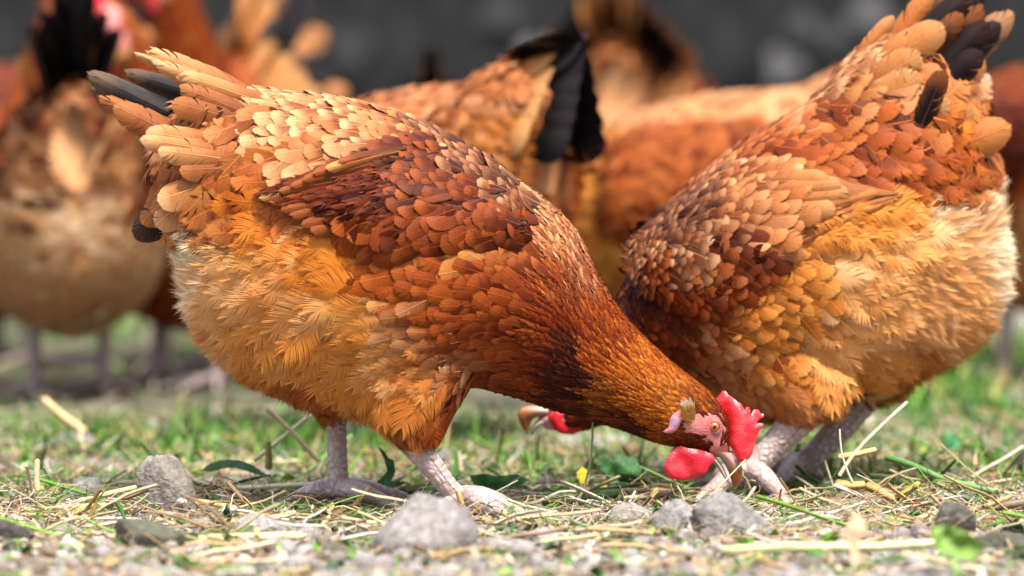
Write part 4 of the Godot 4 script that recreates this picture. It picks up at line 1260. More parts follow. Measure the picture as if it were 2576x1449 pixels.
# A hen in its own axes: beak towards +X, feet at y = 0. pose: "up" stands tall, "down" feeds.
func back_hen(label: String, at: Vector3, turn: float, s: float, pose: String, tone: Dictionary, fine := 1.25) -> Node3D:
	var root := thing("hen", label, "hen", at, turn)
	var V := func(list: Array) -> Array:
		var out := []
		for k in range(0, list.size(), 2):
			out.append(Vector3(list[k], list[k + 1], 0) * s)
		return out
	var tops: Array
	var bots: Array
	var wid: Array
	if pose == "up":
		tops = V.call([-.21, .34, -.17, .36, -.11, .335, -.04, .32, .03, .325, .075, .35, .10, .385, .115, .42, .125, .452, .14, .475, .165, .488, .188, .482, .202, .466])
		bots = V.call([-.20, .24, -.18, .15, -.11, .095, -.03, .075, .05, .085, .11, .13, .155, .21, .17, .28, .176, .345, .182, .39, .195, .415, .208, .428, .214, .44])
		wid = [.03, .075, .10, .107, .105, .095, .078, .058, .044, .032, .024, .017, .006]
	elif pose == "mid":
		tops = V.call([-.21, .345, -.17, .37, -.11, .35, -.04, .345, .03, .335, .09, .31, .13, .28, .165, .25, .195, .232, .225, .224, .25, .215, .27, .20, .28, .186])
		bots = V.call([-.20, .24, -.175, .15, -.11, .10, -.03, .08, .04, .09, .09, .115, .13, .145, .16, .165, .19, .172, .212, .172, .23, .168, .248, .168, .262, .172])
		wid = [.03, .075, .10, .107, .105, .095, .075, .055, .042, .032, .024, .017, .006]
	else:
		tops = V.call([-.21, .345, -.17, .37, -.11, .35, -.04, .345, .03, .335, .09, .305, .13, .26, .165, .20, .195, .14, .225, .10, .25, .078, .27, .06, .28, .046])
		bots = V.call([-.20, .25, -.175, .17, -.11, .10, -.03, .08, .04, .09, .09, .115, .115, .125, .135, .11, .16, .082, .185, .055, .215, .035, .245, .028, .262, .03])
		wid = [.03, .075, .10, .107, .105, .095, .075, .055, .042, .032, .024, .017, .006]
	var g := loft(tops, bots, scaled(wid, s), 96, 48)
	var head: Vector3 = (tops[11] + bots[11]) * 0.5
	var mb := MB.new()
	skin(mb, g, func(p: Vector3) -> Color: return Color(0.42, 0.19, 0.07).lerp(Color(0.62, 0.2, 0.2), smoothstep(0.034, 0.026, p.distance_to(Vector3(head.x, head.y, p.z)) / s)))
	part("body", mb.mesh(), red_skin("hen_body", 0.7), root)
	var relief := Relief.new()
	relief.read(g)
	var T := func(k: String, d: String) -> String: return tone.get(k, d)
	var back: String = T.call("back", "LOW")
	var side: String = T.call("side", "OR")
	var fluff: String = T.call("fluff", "YPG")
	var neck: String = T.call("neck", "RES")
	var wing_: String = T.call("wing", "ROD")
	var rump: String = T.call("rump", fluff)
	var rows := [[-.20, .33, -1, .1, .030, "l", back], [-.15, .35, -1, .05, .028, "l", back], [-.09, .33, -1, .1, .026, "c", back, "03"], [-.02, .315, -1, .05, .024, "c", back, "013"], [.04, .315, -1, .1, .022, "c", back, "01"],
		[-.175, .31, -1, -.1, .034, "f", rump], [-.2, .265, -1, -.1, .034, "f", T.call("vent", fluff)], [-.17, .20, -1, -.2, .034, "f", fluff], [-.10, .13, -.8, -.5, .034, "f", fluff], [-.14, .26, -1, -.2, .032, "l", back], [-.03, .10, -.5, -.8, .032, "f", fluff], [.04, .11, -.6, -.6, .028, "l", side],
		[-.08, .24, -1, .0, .028, "c", side, "03"], [-.05, .19, -1, -.2, .03, "l", fluff], [.03, .20, -1, .0, .026, "c", side, "03"], [.03, .26, -1, .1, .024, "c", side, "03"], [.09, .18, -.9, -.4, .024, "c", side, "03"], [.10, .25, -.8, -.5, .022, "c", side, "03"]]
	if pose == "up":
		rows += [[.10, .33, -.6, -.8, .024, "h", neck], [.13, .30, -.4, -.9, .022, "h", neck], [.13, .37, -.4, -.9, .02, "h", neck], [.15, .40, -.3, -.95, .014, "h", neck], [.16, .45, -.5, -.8, .01, "t", neck], [.19, .45, 0, 1, .01, "-", "R"], [.19, .43, 0, 1, .01, "-", "R"]]
	elif pose == "mid":
		rows += [[.12, .26, -.9, .3, .024, "h", neck], [.15, .17, -.9, .3, .022, "h", neck], [.17, .22, -.9, .3, .018, "h", neck], [.21, .20, -.9, .3, .014, "t", neck], [.25, .19, 0, 1, .01, "-", "R"]]
	else:
		rows += [[.10, .26, -.7, .6, .024, "h", neck], [.14, .19, -.6, .7, .02, "h", neck], [.18, .11, -.7, .6, .016, "h", neck], [.21, .07, -.8, .5, .012, "t", neck], [.245, .055, 0, 1, .01, "-", "R"]]
	var coat := Coat.new()
	for r in rows:
		coat.ctl.append([Vector2(r[0], r[1]) * s, Vector2(r[2], r[3]).normalized(), r[4] * s, r[5], r[6]] + ([r[7]] if r.size() > 7 else []))
	coat.prepare()
	var bag := {}
	var sd := taken["hen"] as int * 17
	scatter(bag, g, coat, sd, null, 0.0, fine)
	var ups: Array = V.call([.085, .29, .07, .30, .02, .31, -.05, .31, -.11, .295, -.16, .275])
	var lows: Array = V.call([.09, .20, .07, .185, .02, .175, -.05, .19, -.11, .225, -.165, .262])
	var wings := wing(root, relief, ups, lows, 0.012, Color(0.2, 0.075, 0.03))
	var wcoat := Coat.new()
	for r in [[.07, .25, -1, .1, .02, "c", wing_, "013"], [.03, .27, -1, .05, .022, "c", wing_, "013"], [.02, .22, -1, .05, .026, "c", wing_, "01"], [-.05, .26, -1, .0, .034, "c", wing_, "01"], [-.10, .26, -1, .1, .05, "h", wing_]]:
		wcoat.ctl.append([Vector2(r[0], r[1]) * s, Vector2(r[2], r[3]).normalized(), r[4] * s, r[5], r[6]] + ([r[7]] if r.size() > 7 else []))
	wcoat.prepare()
	scatter(bag, wings[0], wcoat, sd + 1, null, 0.002, fine)
	scatter(bag, wings[1], wcoat, sd + 2, null, 0.002, fine)
	dress(root, bag, 0)
	# flight feathers and tail
	for k in 5:
		for z in [1.0, -1.0]:
			var a := Vector3(-.02, .20 + .022 * k, 0) * s
			var b := Vector3(-.15 - .012 * k, .245 + .012 * k, 0) * s
			a.z = (relief.z(a.x, a.y) + 0.012) * z
			b.z = (relief.z(b.x, b.y) + 0.016) * z
			quill(root, "wing_feather", a + root.position, b + root.position, 0.022 * s, Vector3(0, .2, z), [Color(.2, .07, .025), Color(.34, .12, .04), Color(.5, .22, .08)], 300 + k, 0.02, 0.03)
	var up: float = tone.get("tail_up", 0.5)
	var long: float = tone.get("tail_long", 0.15)
	var side_fan: float = tone.get("tail_open", 0.42)
	var cover: float = tone.get("tail_cover", 0.66)
	var fan: float = tone.get("tail_fan", 0.5)
	var dark := [Color(.008, .007, .007), Color(.010, .009, .010), Color(.022, .019, .02)]
	var edge := [Color(.03, .02, .018), Color(.06, .035, .028), Color(.5, .22, .09)]
	var buff := [Color(0.360, 0.116, 0.029), Color(0.496, 0.197, 0.058), Color(0.592, 0.299, 0.116)]
	for k in 6:
		for z in [1.0, -1.0]:
			var f := k / 5.0
			var d := Vector3(-cos(up + f * fan), sin(up + f * fan), 0).rotated(Vector3(0, 1, 0), z * side_fan * (1.0 - f * 0.86)) * long * s
			var a := Vector3(-.155, .31 + .01 * k, z * .018 * (1.0 - f)) * s
			quill(root, "tail_feather", a + root.position, a + d + root.position, 0.05 * s, Vector3(-.15, .3, z * (1.2 - f)), (buff if k >= 3 else dark) if tone.get("tail_buff", false) else dark if k % 3 or not tone.get("tail_edge", true) else edge, 320 + k, 0.03, 0.06)
	for k in 5:
		for z in [1.0, -1.0]:
			var f := k / 4.0
			var d := Vector3(-cos(up - .05 + f * fan), sin(up - .05 + f * fan), 0).rotated(Vector3(0, 1, 0), z * (side_fan + 0.08) * (1.0 - f * 0.76)) * long * cover * s
			var a := Vector3(-.145, .315 + .012 * k, z * .034 * (1.1 - f)) * s
			quill(root, "tail_feather", a + root.position, a + d + root.position, 0.046 * s, Vector3(-.15, .3, z * (1.2 - f)), buff, 340 + k, 0.07, 0.1)
	# head
	var dir := Vector3(1, -0.28, 0).normalized() if pose == "up" else Vector3(.6, -.8, 0)
	var top := Vector3(-dir.y, dir.x, 0)
	var hd := func(x: float, y: float, z := 0.0) -> Vector3: return head + (dir * x + top * y) * s + Vector3(0, 0, z * s)
	var poly := PackedVector2Array()
	for p in [[-.035, .018], [-.036, .042], [-.026, .034], [-.018, .052], [-.008, .036], [.002, .054], [.011, .036], [.022, .046], [.026, .028], [.034, .018], [.024, .006], [0, .014]]:
		var w: Vector3 = hd.call(p[0], p[1])
		poly.append(Vector2(w.x, w.y))
	part("comb", cushion(poly, 0.004 * s, 0.008, 0.006, 0.0, func(_p: Vector2) -> float: return 0.0, func(_p: Vector2) -> Color: return Color(0.66, 0.025, 0.04)).mesh(), red_skin("comb_skin"), root)
	for z in [1.0, -1.0]:
		var wat := PackedVector2Array()
		for p in [[-.002, -.014], [-.014, -.03], [-.012, -.052], [.002, -.064], [.014, -.055], [.018, -.034], [.016, -.016]]:
			var w: Vector3 = hd.call(p[0], p[1])
			wat.append(Vector2(w.x, w.y))
		part("wattle", cushion(wat, 0.003 * s, 0.008, 0.006, 0.0, func(_p: Vector2) -> float: return z * 0.011 * s, func(_p: Vector2) -> Color: return Color(0.70, 0.03, 0.07)).mesh(), red_skin("comb_skin"), root)
		var lobe: Vector3 = hd.call(-.026, -.008, z * .02)
		var lb := MB.new()
		tube(lb, [lobe + top * .008 * s, lobe - top * .004 * s, lobe - top * .016 * s], [.003 * s, .0065 * s, .003 * s], func(_p: Vector3) -> Color: return Color(0.7, 0.36, 0.42), 10, 4)
		part("earlobe", lb.mesh(), red_skin("face_skin"), root)
		eye(root, hd.call(0.0, 0.004, z * .0145), 0.0046 * s, z)
	bill(root, [hd.call(.012, .010), hd.call(.024, .009), hd.call(.036, .002), hd.call(.041, -.012)], [hd.call(.012, -.006), hd.call(.024, -.006), hd.call(.034, -.009), hd.call(.041, -.014)], scaled([.011, .0095, .006, .001], s),
		[hd.call(.012, -.005), hd.call(.024, -.006), hd.call(.035, -.010)], [hd.call(.012, -.015), hd.call(.024, -.014), hd.call(.034, -.012)], scaled([.010, .007, .001], s), Color(0.55, 0.42, 0.36), Color(0.45, 0.27, 0.16), Color(0.6, 0.56, 0.52))
	for z in [1.0, -1.0]:
		var fx: float = 0.012 * z * s
		var hip := Vector3(.01 * s, .16 * s, z * .045 * s)
		var y0 := Vector3(fx + .01 * s, .012, z * .04 * s)
		leg(root, [hip, Vector3(fx - .005 * s, .11 * s, z * .042 * s), Vector3(fx, .06 * s, z * .04 * s), y0], scaled([.013, .0095, .0082, .0095], s),
			[[y0, y0 + Vector3(.03, -.002, .0) * s, Vector3(y0.x + .066 * s, .004, y0.z)], [y0, y0 + Vector3(.026, -.002, .018) * s, Vector3(y0.x + .052 * s, .004, y0.z + .036 * s)], [y0, y0 + Vector3(.026, -.002, -.018) * s, Vector3(y0.x + .052 * s, .004, y0.z - .036 * s)], [y0, Vector3(y0.x - .03 * s, .005, y0.z)]], SCALE_CREAM * Color(.78, .76, .74), 0.0052 * s)
	return root


# ---------------------------------------------------------------- the ground and what lies on it

func soil(x: float, z: float) -> float:
	var h := soil_noise.get_noise_2d(x * 100.0, z * 100.0) * 0.010 + lump_noise.get_noise_2d(x * 700.0, z * 700.0) * 0.005
	return h - 0.004


func on_soil(x: float, z: float, up := 0.0) -> Vector3:
	return Vector3(x, soil(x, z) + up, z)


# the place on level ground that the drawing shows at dx, dy
func gpx(dx: float, dy: float) -> Vector3:
	var s := EYE / (K * (dy - HORIZON))
	return Vector3((dx - 1288.0) * K * s, 0, DIST - DIST * s)


func steps(list: Array) -> PackedFloat32Array:     # [from, to, step] pieces
	var out := PackedFloat32Array()
	for e in list:
		var n := int(round((e[1] - e[0]) / e[2]))
		for k in n:
			out.append(e[0] + (e[1] - e[0]) * k / n)
	out.append(list[-1][1])
	return out


func build_ground() -> void:
	var xs := steps([[-30.0, -6.0, 6.0], [-6.0, -1.6, 0.4], [-1.6, -0.6, 0.03], [-0.6, 0.6, 0.0055], [0.6, 1.6, 0.03], [1.6, 6.0, 0.4], [6.0, 30.0, 6.0]])
	var zs := steps([[-40.0, -8.0, 8.0], [-8.0, -2.4, 0.08], [-2.4, -0.5, 0.02], [-0.5, 0.55, 0.0065], [0.55, 0.9, 0.02], [0.9, 6.0, 0.5]])
	var mb := MB.new()
	for z in zs:
		for x in xs:
			var y := soil(x, z)
			var n := Vector3(soil(x - 0.004, z) - soil(x + 0.004, z), 0.008, soil(x, z - 0.004) - soil(x, z + 0.004)).normalized()
			var a := 0.5 + 0.5 * soil_noise.get_noise_2d(x * 310.0 + 90.0, z * 310.0)
			var b := 0.5 + 0.5 * lump_noise.get_noise_2d(x * 1900.0, z * 1900.0)
			var c := Color(0.40, 0.38, 0.375).lerp(Color(0.13, 0.105, 0.09), clampf(a * 1.3 - 0.35, 0, 1)).lerp(Color(0.44, 0.42, 0.415), b * 0.6)
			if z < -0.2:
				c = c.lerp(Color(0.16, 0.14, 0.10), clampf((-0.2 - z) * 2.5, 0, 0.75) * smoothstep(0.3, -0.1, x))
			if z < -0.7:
				c = c.lerp(Color(0.15, 0.15, 0.10), clampf((-0.75 - z) * 1.2, 0, 0.85) * smoothstep(0.25, -0.1, x))  # flock's shade painted into the far left soil, over a greenish overgrown tint
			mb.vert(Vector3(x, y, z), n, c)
	var w := xs.size()
	for a in zs.size() - 1:
		for b in w - 1:
			var k := a * w + b
			mb.quad(k, k + 1, k + w + 1, k + w)
	var m := flat_mat("soil", Color.WHITE, 0.95, 0.2)
	m.albedo_texture = noise_tex(0.03, FastNoiseLite.TYPE_SIMPLEX_SMOOTH, Color(0.75, 0.735, 0.72), Color(1, 1, 1), 31, 512, 5)
	m.heightmap_enabled = true
	m.heightmap_texture = noise_tex(0.05, FastNoiseLite.TYPE_SIMPLEX_SMOOTH, Color(0, 0, 0), Color(1, 1, 1), 32, 512, 5)
	m.heightmap_scale = 0.4
	m.uv1_triplanar = true
	m.uv1_world_triplanar = true
	m.uv1_scale = Vector3(9, 9, 9)
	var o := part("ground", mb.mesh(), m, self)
	o.set_meta("kind", "structure")


# a broken, weathered stone with its base at the origin
func stone_mesh(sd: int, size: Vector3, flats: int, detail := 20) -> MB:
	var r := RandomNumberGenerator.new()
	r.seed = sd
	var cuts := []
	for k in flats:
		cuts.append([Vector3(r.randfn(), r.randfn() * 0.7 + 0.3, r.randfn()).normalized(), r.randf_range(0.50, 0.80)])
	var mb := MB.new()
	for a in detail + 1:
		for b in detail * 2 + 1:
			var th := PI * a / detail
			var ph := TAU * b / (detail * 2)
			var d := Vector3(sin(th) * cos(ph), cos(th), sin(th) * sin(ph))
			var k := 1.0 + 0.22 * lump_noise.get_noise_3d(d.x * 90 + sd * 31, d.y * 90, d.z * 90) + 0.05 * lump_noise.get_noise_3d(d.x * 420 + sd * 31, d.y * 420, d.z * 420)
			for c in cuts:
				var f: float = c[0].dot(d)
				if f * k > c[1]:
					k = lerpf(k, c[1] / f, 0.96)
			var n := lump_noise.get_noise_3d(d.x * 260 + sd * 77, d.y * 260, d.z * 260)
			mb.vert(d * k * size * Vector3(0.5, 0.5, 0.5) + Vector3(0, size.y * 0.16, 0), d, Color(1, 1, 1).lerp(Color(0.70, 0.66, 0.64), clampf(0.4 + n, 0, 1)))
	var w := detail * 2 + 1
	for a in detail:
		for b in detail * 2:
			var k := a * w + b
			mb.quad(k, k + 1, k + w + 1, k + w)
	mb.smooth()
	for a in detail + 1:       # close the seam
		var k := a * w
		var s := (mb.n[k] + mb.n[k + w - 1]).normalized()
		mb.n[k] = s
		mb.n[k + w - 1] = s
	return mb


func stone_mat(key: String, c: Color) -> StandardMaterial3D:
	var m := flat_mat("stone" + key, c, 0.92, 0.25)
	if m.albedo_texture == null:
		m.albedo_texture = noise_tex(0.03, FastNoiseLite.TYPE_SIMPLEX_SMOOTH, Color(0.58, 0.57, 0.56), Color(1, 1, 1), 41, 256, 5)
		m.heightmap_enabled = true
		m.heightmap_texture = noise_tex(0.06, FastNoiseLite.TYPE_SIMPLEX_SMOOTH, Color(0, 0, 0), Color(1, 1, 1), 42, 256, 5)
		m.heightmap_scale = 0.10
		m.uv1_triplanar = true
		m.uv1_scale = Vector3(14, 14, 14)
	return m


func stones() -> void:
	# [left, right, top, foot in the drawing, depth as a share of width, tone, label]
	var list := [
		[935, 1178, 1205, 1400, .7, Color(0.370, 0.348, 0.344), "largest pale grey rock, in front of the front hen's forward leg"],
		[338, 488, 1150, 1292, .8, Color(0.400, 0.370, 0.340), "upright rough grey-tan rock left of the front hen's feet"],
		[1748, 1942, 1236, 1352, .7, Color(0.355, 0.340, 0.337), "smooth grey rock right below the pecking beak, the nearer of two"],
		[1648, 1800, 1246, 1345, .7, Color(0.400, 0.385, 0.377), "pale grey rock left of and behind the smooth rock below the beak"],
		[1532, 1648, 1252, 1318, .8, Color(0.385, 0.355, 0.333), "small rounded tan-grey rock left of the rocks below the beak"],
		[588, 706, 1284, 1345, .8, Color(0.518, 0.496, 0.488), "pale rounded stone on the straw left of the front hen's rear foot"],
		[150, 285, 1196, 1262, .8, Color(0.429, 0.422, 0.400), "low flat pale stone half covered in hay at the left"],
		[128, 245, 1078, 1142, .8, Color(0.444, 0.459, 0.481), "flat pale bluish stone among the grass at the far left"],
		[-30, 92, 1290, 1372, .8, Color(0.104, 0.096, 0.089), "dark grey stone cut by the left edge of the photo"],
		[262, 486, 1308, 1392, .6, Color(0.163, 0.163, 0.126), "low greenish dark grey stone in the left foreground"],
		[2534, 2610, 1128, 1212, .8, Color(0.089, 0.081, 0.081), "dark brown-grey stone at the right edge"],
		[2346, 2468, 1268, 1362, .8, Color(0.163, 0.155, 0.133), "dark rounded stone in the right foreground"],
		[2440, 2600, 1312, 1384, .7, Color(0.148, 0.148, 0.118), "low mossy dark stone at the lower right corner"],
		[1205, 1395, 1316, 1385, .7, Color(0.340, 0.326, 0.318), "low crumbling grey lump in front of the largest rock, to its right"],
		[1055, 1135, 1105, 1205, .9, Color(0.370, 0.355, 0.348), "blurred grey stone behind the front hen's forward leg"],
		[1340, 1565, 1080, 1135, .6, Color(0.636, 0.636, 0.651), "white blurred stone lying beneath the front hen's neck"],
		[1690, 1760, 1318, 1372, .8, Color(0.340, 0.318, 0.311), "small dull stone just before the rocks below the beak"]]
	for k in list.size():
		var e: Array = list[k]
		var at := gpx((e[0] + e[1]) * 0.5, e[3] - 10)
		var s := (DIST - at.z) / DIST * K
		var size := Vector3((e[1] - e[0]) * s * 1.2, (e[3] - e[2]) * s * 1.62, (e[1] - e[0]) * s * e[4])
		var o := part("stone" if k > 4 else "rock", stone_mesh(500 + k, size, 9, 34).mesh(), stone_mat(str(k), e[5]), self)
		o.position = Vector3(at.x, soil(at.x, at.z) - 0.004, at.z - size.z * 0.3)
		meta(o, e[6], "rock", "rocks lying on the ground")


# a flattened stalk from bent points, thick in metres
func stalk(points: Array, wide: float, flat_ := 0.55, sides := 5, c0 := Color.WHITE, c1 := Color.WHITE) -> MB:
	var mb := MB.new()
	var a: Vector3 = points[0]
	var b: Vector3 = points[-1]
	var rad := []
	for k in points.size():
		rad.append(wide * 0.5 * (1.0 - 0.25 * k / points.size()))
	tube(mb, points, rad, func(p: Vector3) -> Color: return c0.lerp(c1, clampf((p - a).dot(b - a) / (b - a).length_squared(), 0, 1)), sides, 2, flat_)
	return mb


# a leaf blade, one unit long, that arches upward
func blade(sd: int, wide: float, arch: float, fold: float) -> MB:
	var r := RandomNumberGenerator.new()
	r.seed = sd
	var mb := MB.new()
	var n := 6
	var sway := r.randf_range(-0.15, 0.15)
	for a in n + 1:
		var t := float(a) / n
		var w := wide * 0.5 * pow(1.0 - t, 0.7) * minf(1.0, 0.5 + t * 3.0)
		var p := Vector3(sway * t * t, t * (1.0 - arch * 0.3 * t), arch * t * t)
		for u in [-1.0, 0.0, 1.0]:
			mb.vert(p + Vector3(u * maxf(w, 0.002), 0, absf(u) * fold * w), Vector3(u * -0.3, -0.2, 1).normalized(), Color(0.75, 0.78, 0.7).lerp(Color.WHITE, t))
	for a in n:
		for b in 2:
			var k := a * 3 + b
			mb.quad(k, k + 1, k + 4, k + 3)
	return mb


const STRAW := [Color(0.585, 0.420, 0.226), Color(0.661, 0.541, 0.406), Color(0.491, 0.309, 0.158), Color(0.718, 0.662, 0.653), Color(0.529, 0.475, 0.293), Color(0.320, 0.195, 0.124), Color(0.661, 0.606, 0.541)]
const GREEN := [Color(0.040, 0.192, 0.007), Color(0.085, 0.288, 0.014), Color(0.019, 0.114, 0.008), Color(0.197, 0.402, 0.051), Color(0.275, 0.480, 0.146)]

func litter_mat() -> StandardMaterial3D:
	var m := flat_mat("litter", Color.WHITE, 0.62, 0.4)
	if m.albedo_texture == null:
		m.albedo_texture = grain(64, 64, func(u: float, t: float) -> Color:
			var s := 0.92 + 0.22 * lump_noise.get_noise_2d(u * 1500.0, t * 90.0) + 0.16 * lump_noise.get_noise_2d(u * 260.0 + 70.0, t * 300.0)
			if lump_noise.get_noise_2d(u * 500.0 + 900.0, t * 700.0) > 0.38:
				s *= 0.62
			return Color(s, s * 0.985, s * 0.95))
	m.backlight_enabled = true
	m.backlight = Color(0.3, 0.3, 0.3)
	return m


# how thickly straw lies at a place, 0 to 1
func straw_here(x: float, z: float) -> float:
	var n := 0.5 + 0.5 * soil_noise.get_noise_2d(x * 260.0 - 50.0, z * 260.0 + 20.0)
	var f := clampf(n * 2.6 - 0.85, 0.04, 1.0)
	if z > 0.22:
		f *= 0.26
	if x > 0.22 and z > -0.5 and z < 0.2:
		f = maxf(f, 0.8)
	return f


func litter() -> void:
	var r := RandomNumberGenerator.new()
	r.seed = 404
	# straws: five bent shapes, one unit long
	var thin := []
	for k in 7:
		var bend := r.randf_range(-0.16, 0.16)
		var hump := r.randf_range(0.0, 0.08)
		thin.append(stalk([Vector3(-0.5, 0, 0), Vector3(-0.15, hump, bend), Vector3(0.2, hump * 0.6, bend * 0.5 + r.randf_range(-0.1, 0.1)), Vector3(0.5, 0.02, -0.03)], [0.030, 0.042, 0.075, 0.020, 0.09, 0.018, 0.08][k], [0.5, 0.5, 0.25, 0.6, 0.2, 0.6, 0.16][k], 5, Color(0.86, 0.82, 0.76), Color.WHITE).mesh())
	var where := [[], [], [], [], [], [], []]
	var tint := [[], [], [], [], [], [], []]
	var n := 0
	while n < 21000:
		var z := r.randf_range(-1.0, 0.62) if n % 5 else r.randf_range(-4.5, -1.0)
		var half := 0.30 * (DIST - z) * 0.5 + 0.08
		var x := r.randf_range(-half, half)
		n += 1
		if r.randf() > straw_here(x, z):
			continue
		var k := r.randi() % 7
		var len_ := r.randf_range(0.012, 0.045) if r.randf() < 0.8 else r.randf_range(0.04, 0.085)
		var tilt := r.randfn(0.0, 0.26 if z < 0.25 else 0.16)
		var b := Basis.from_euler(Vector3(0, r.randf() * TAU, 0)) * Basis.from_euler(Vector3(0, 0, tilt)) * Basis.from_euler(Vector3(r.randf() * TAU, 0, 0)) * Basis.from_scale(Vector3(len_, minf(len_, 0.045), minf(len_, 0.045)))
		where[k].append(Transform3D(b, on_soil(x, z, 0.001 + absf(sin(tilt)) * len_ * 0.42 + r.randf() * 0.007 * straw_here(x, z))))
		var c: Color = STRAW[r.randi() % STRAW.size()]
		if r.randf() < (0.52 if z < -0.08 else 0.2):
			c = GREEN[r.randi() % GREEN.size()]
		tint[k].append(c * r.randf_range(0.8, 1.12))
	for k in 7:
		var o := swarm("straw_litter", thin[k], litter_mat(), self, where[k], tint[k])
		meta(o, "chopped straw and hay scattered over the soil, straws of one cut", "straw", "loose straw on the ground")
	# small flat flakes: chopped leaves and husks
	var flake := MB.new()
	for a in 3:
		for b in 3:
			var p := Vector3((a - 1) * 0.5 * (1.0 if b == 1 else 0.62), 0.10 * (1 if (a + b) % 2 else -1), (b - 1) * 0.36)
			flake.vert(p, Vector3(0, 1, 0), Color.WHITE)
	for a in 2:
		for b in 2:
			flake.quad(a * 3 + b, a * 3 + b + 1, a * 3 + b + 4, a * 3 + b + 3)
	flake.smooth()
	var fw := []
	var ft := []
	for k in 8000:
		var z := r.randf_range(-1.0, 0.62)
		var half := 0.15 * (DIST - z) + 0.06
		var x := r.randf_range(-half, half)
		var s := r.randf_range(0.002, 0.009)
		fw.append(Transform3D(Basis.from_euler(Vector3(r.randfn(0, .8), r.randf() * TAU, r.randfn(0, .8))) * Basis.from_scale(Vector3(s * r.randf_range(0.8, 2.4), s, s)), on_soil(x, z, 0.001 + r.randf() * 0.004)))
		var c: Color = STRAW[r.randi() % STRAW.size()] if r.randf() < 0.6 else GREEN[r.randi() % GREEN.size()] if r.randf() < 0.45 else Color(0.30, 0.21, 0.15)
		ft.append(c * r.randf_range(0.7, 1.1))
	meta(swarm("chaff", flake.mesh(), litter_mat(), self, fw, ft), "small flakes of husk and chopped leaf strewn over the soil", "chaff")
	# crumpled scraps of green leaf, and fine dry threads
	var lw := [[], [], []]
	var lt := [[], [], []]
	for k in 620:
		var z := r.randf_range(-0.75, 0.12) if k % 4 else r.randf_range(0.1, 0.45)
		var x := r.randf_range(-0.145, 0.145) * (DIST - z)
		if soil_noise.get_noise_2d(x * 180.0 + 400.0, z * 180.0) < -0.05:
			continue
		var s := r.randf_range(0.006, 0.026)
		var j := k % 3
		lw[j].append(Transform3D(Basis.from_euler(Vector3(r.randfn(0, .6), r.randf() * TAU, r.randfn(0, .6))) * Basis.from_scale(Vector3(s, s * 0.9, s * r.randf_range(.4, .8))), on_soil(x, z, s * 0.16)))
		lt[j].append([Color(.03, .12, .015), Color(.06, .19, .02), Color(.14, .30, .03), Color(.36, .40, .08), Color(.02, .07, .02)][r.randi() % 5] * r.randf_range(0.8, 1.2))
	for j in 3:
		var lb := MB.new()
		for a in 7:
			for b in 7:
				var q := Vector2(a / 3.0 - 1.0, b / 3.0 - 1.0)
				var ragged := 1.0 + 0.35 * lump_noise.get_noise_2d(q.angle() * 300.0 + j * 500.0, q.length() * 40.0)
				q *= ragged * 0.5 / maxf(1.0, q.length())
				lb.vert(Vector3(q.x, 0.22 * lump_noise.get_noise_3d(q.x * 180.0, q.y * 180.0, j * 90.0) + 0.12 * sin(q.x * 7.0 + j), q.y), Vector3.UP, Color.WHITE, q)
		for a in 6:
			for b in 6:
				lb.quad(a * 7 + b, a * 7 + b + 1, a * 7 + b + 8, a * 7 + b + 7)
		lb.smooth()
		meta(swarm("leaf_scraps", lb.mesh(), litter_mat(), self, lw[j], lt[j]), "torn scraps of green leaf trodden in among the straw", "leaf scraps", "torn green leaves")
	var tw := [[], [], []]
	var tt := [[], [], []]
	for k in 3600:
		var z := r.randf_range(-0.7, 0.6)
		var x := r.randf_range(-0.15, 0.15) * (DIST - z)
		var s := r.randf_range(0.012, 0.05)
		var j := k % 3
		if z > 0.25 and k % 3:
			continue
		tw[j].append(Transform3D(Basis.from_euler(Vector3(r.randfn(0, .35), r.randf() * TAU, r.randfn(0, .3))) * Basis.from_scale(Vector3(s, s, s)), on_soil(x, z, 0.001 + r.randf() * 0.010)))
		tt[j].append((STRAW[r.randi() % 7] if r.randf() < 0.6 else GREEN[r.randi() % 5] if r.randf() < 0.6 else Color(.12, .08, .06)) * r.randf_range(0.8, 1.1))
	for j in 3:
		var th := stalk([Vector3(-.5, 0, 0), Vector3(-.2, .12 * (j - 1), .18), Vector3(.1, .1, -.05 * j), Vector3(.35, .02, .16 - .2 * j), Vector3(.5, .12, .1)], 0.02, 0.8, 4)
		meta(swarm("hay_threads", th.mesh(), litter_mat(), self, tw[j], tt[j]), "fine curled threads of hay lying over the straw", "hay", "fine hay")
	# clods
	var cw := [[], []]
	var ct := [[], []]
	for k in 6500:
		var z := r.randf_range(-0.9, 0.66)
		var half := 0.15 * (DIST - z) + 0.06
		var x := r.randf_range(-half, half)
		var s := r.randf_range(0.002, 0.008) if r.randf() < (0.93 if z < 0.2 else 0.80) else r.randf_range(0.008, 0.024)
		var j := k % 2
		cw[j].append(Transform3D(Basis.from_euler(Vector3(r.randf() * 0.6, r.randf() * TAU, r.randf() * 0.6)) * Basis.from_scale(Vector3(s, s * 0.7, s)), on_soil(x, z, -s * 0.1)))
		ct[j].append(Color(0.34, 0.32, 0.315).lerp(Color(0.10, 0.08, 0.07), r.randf()))
	for j in 2:
		var o := swarm("soil_clods", stone_mesh(600 + j, Vector3.ONE, 4, 7).mesh(), flat_mat("clod", Color.WHITE, 0.95, 0.2), self, cw[j], ct[j])
		meta(o, "crumbs of dry grey-brown earth all over the ground", "soil", "crumbs of earth")
	# green grass beneath and behind the hens
	var gw := [[], [], []]
	var gt := [[], [], []]
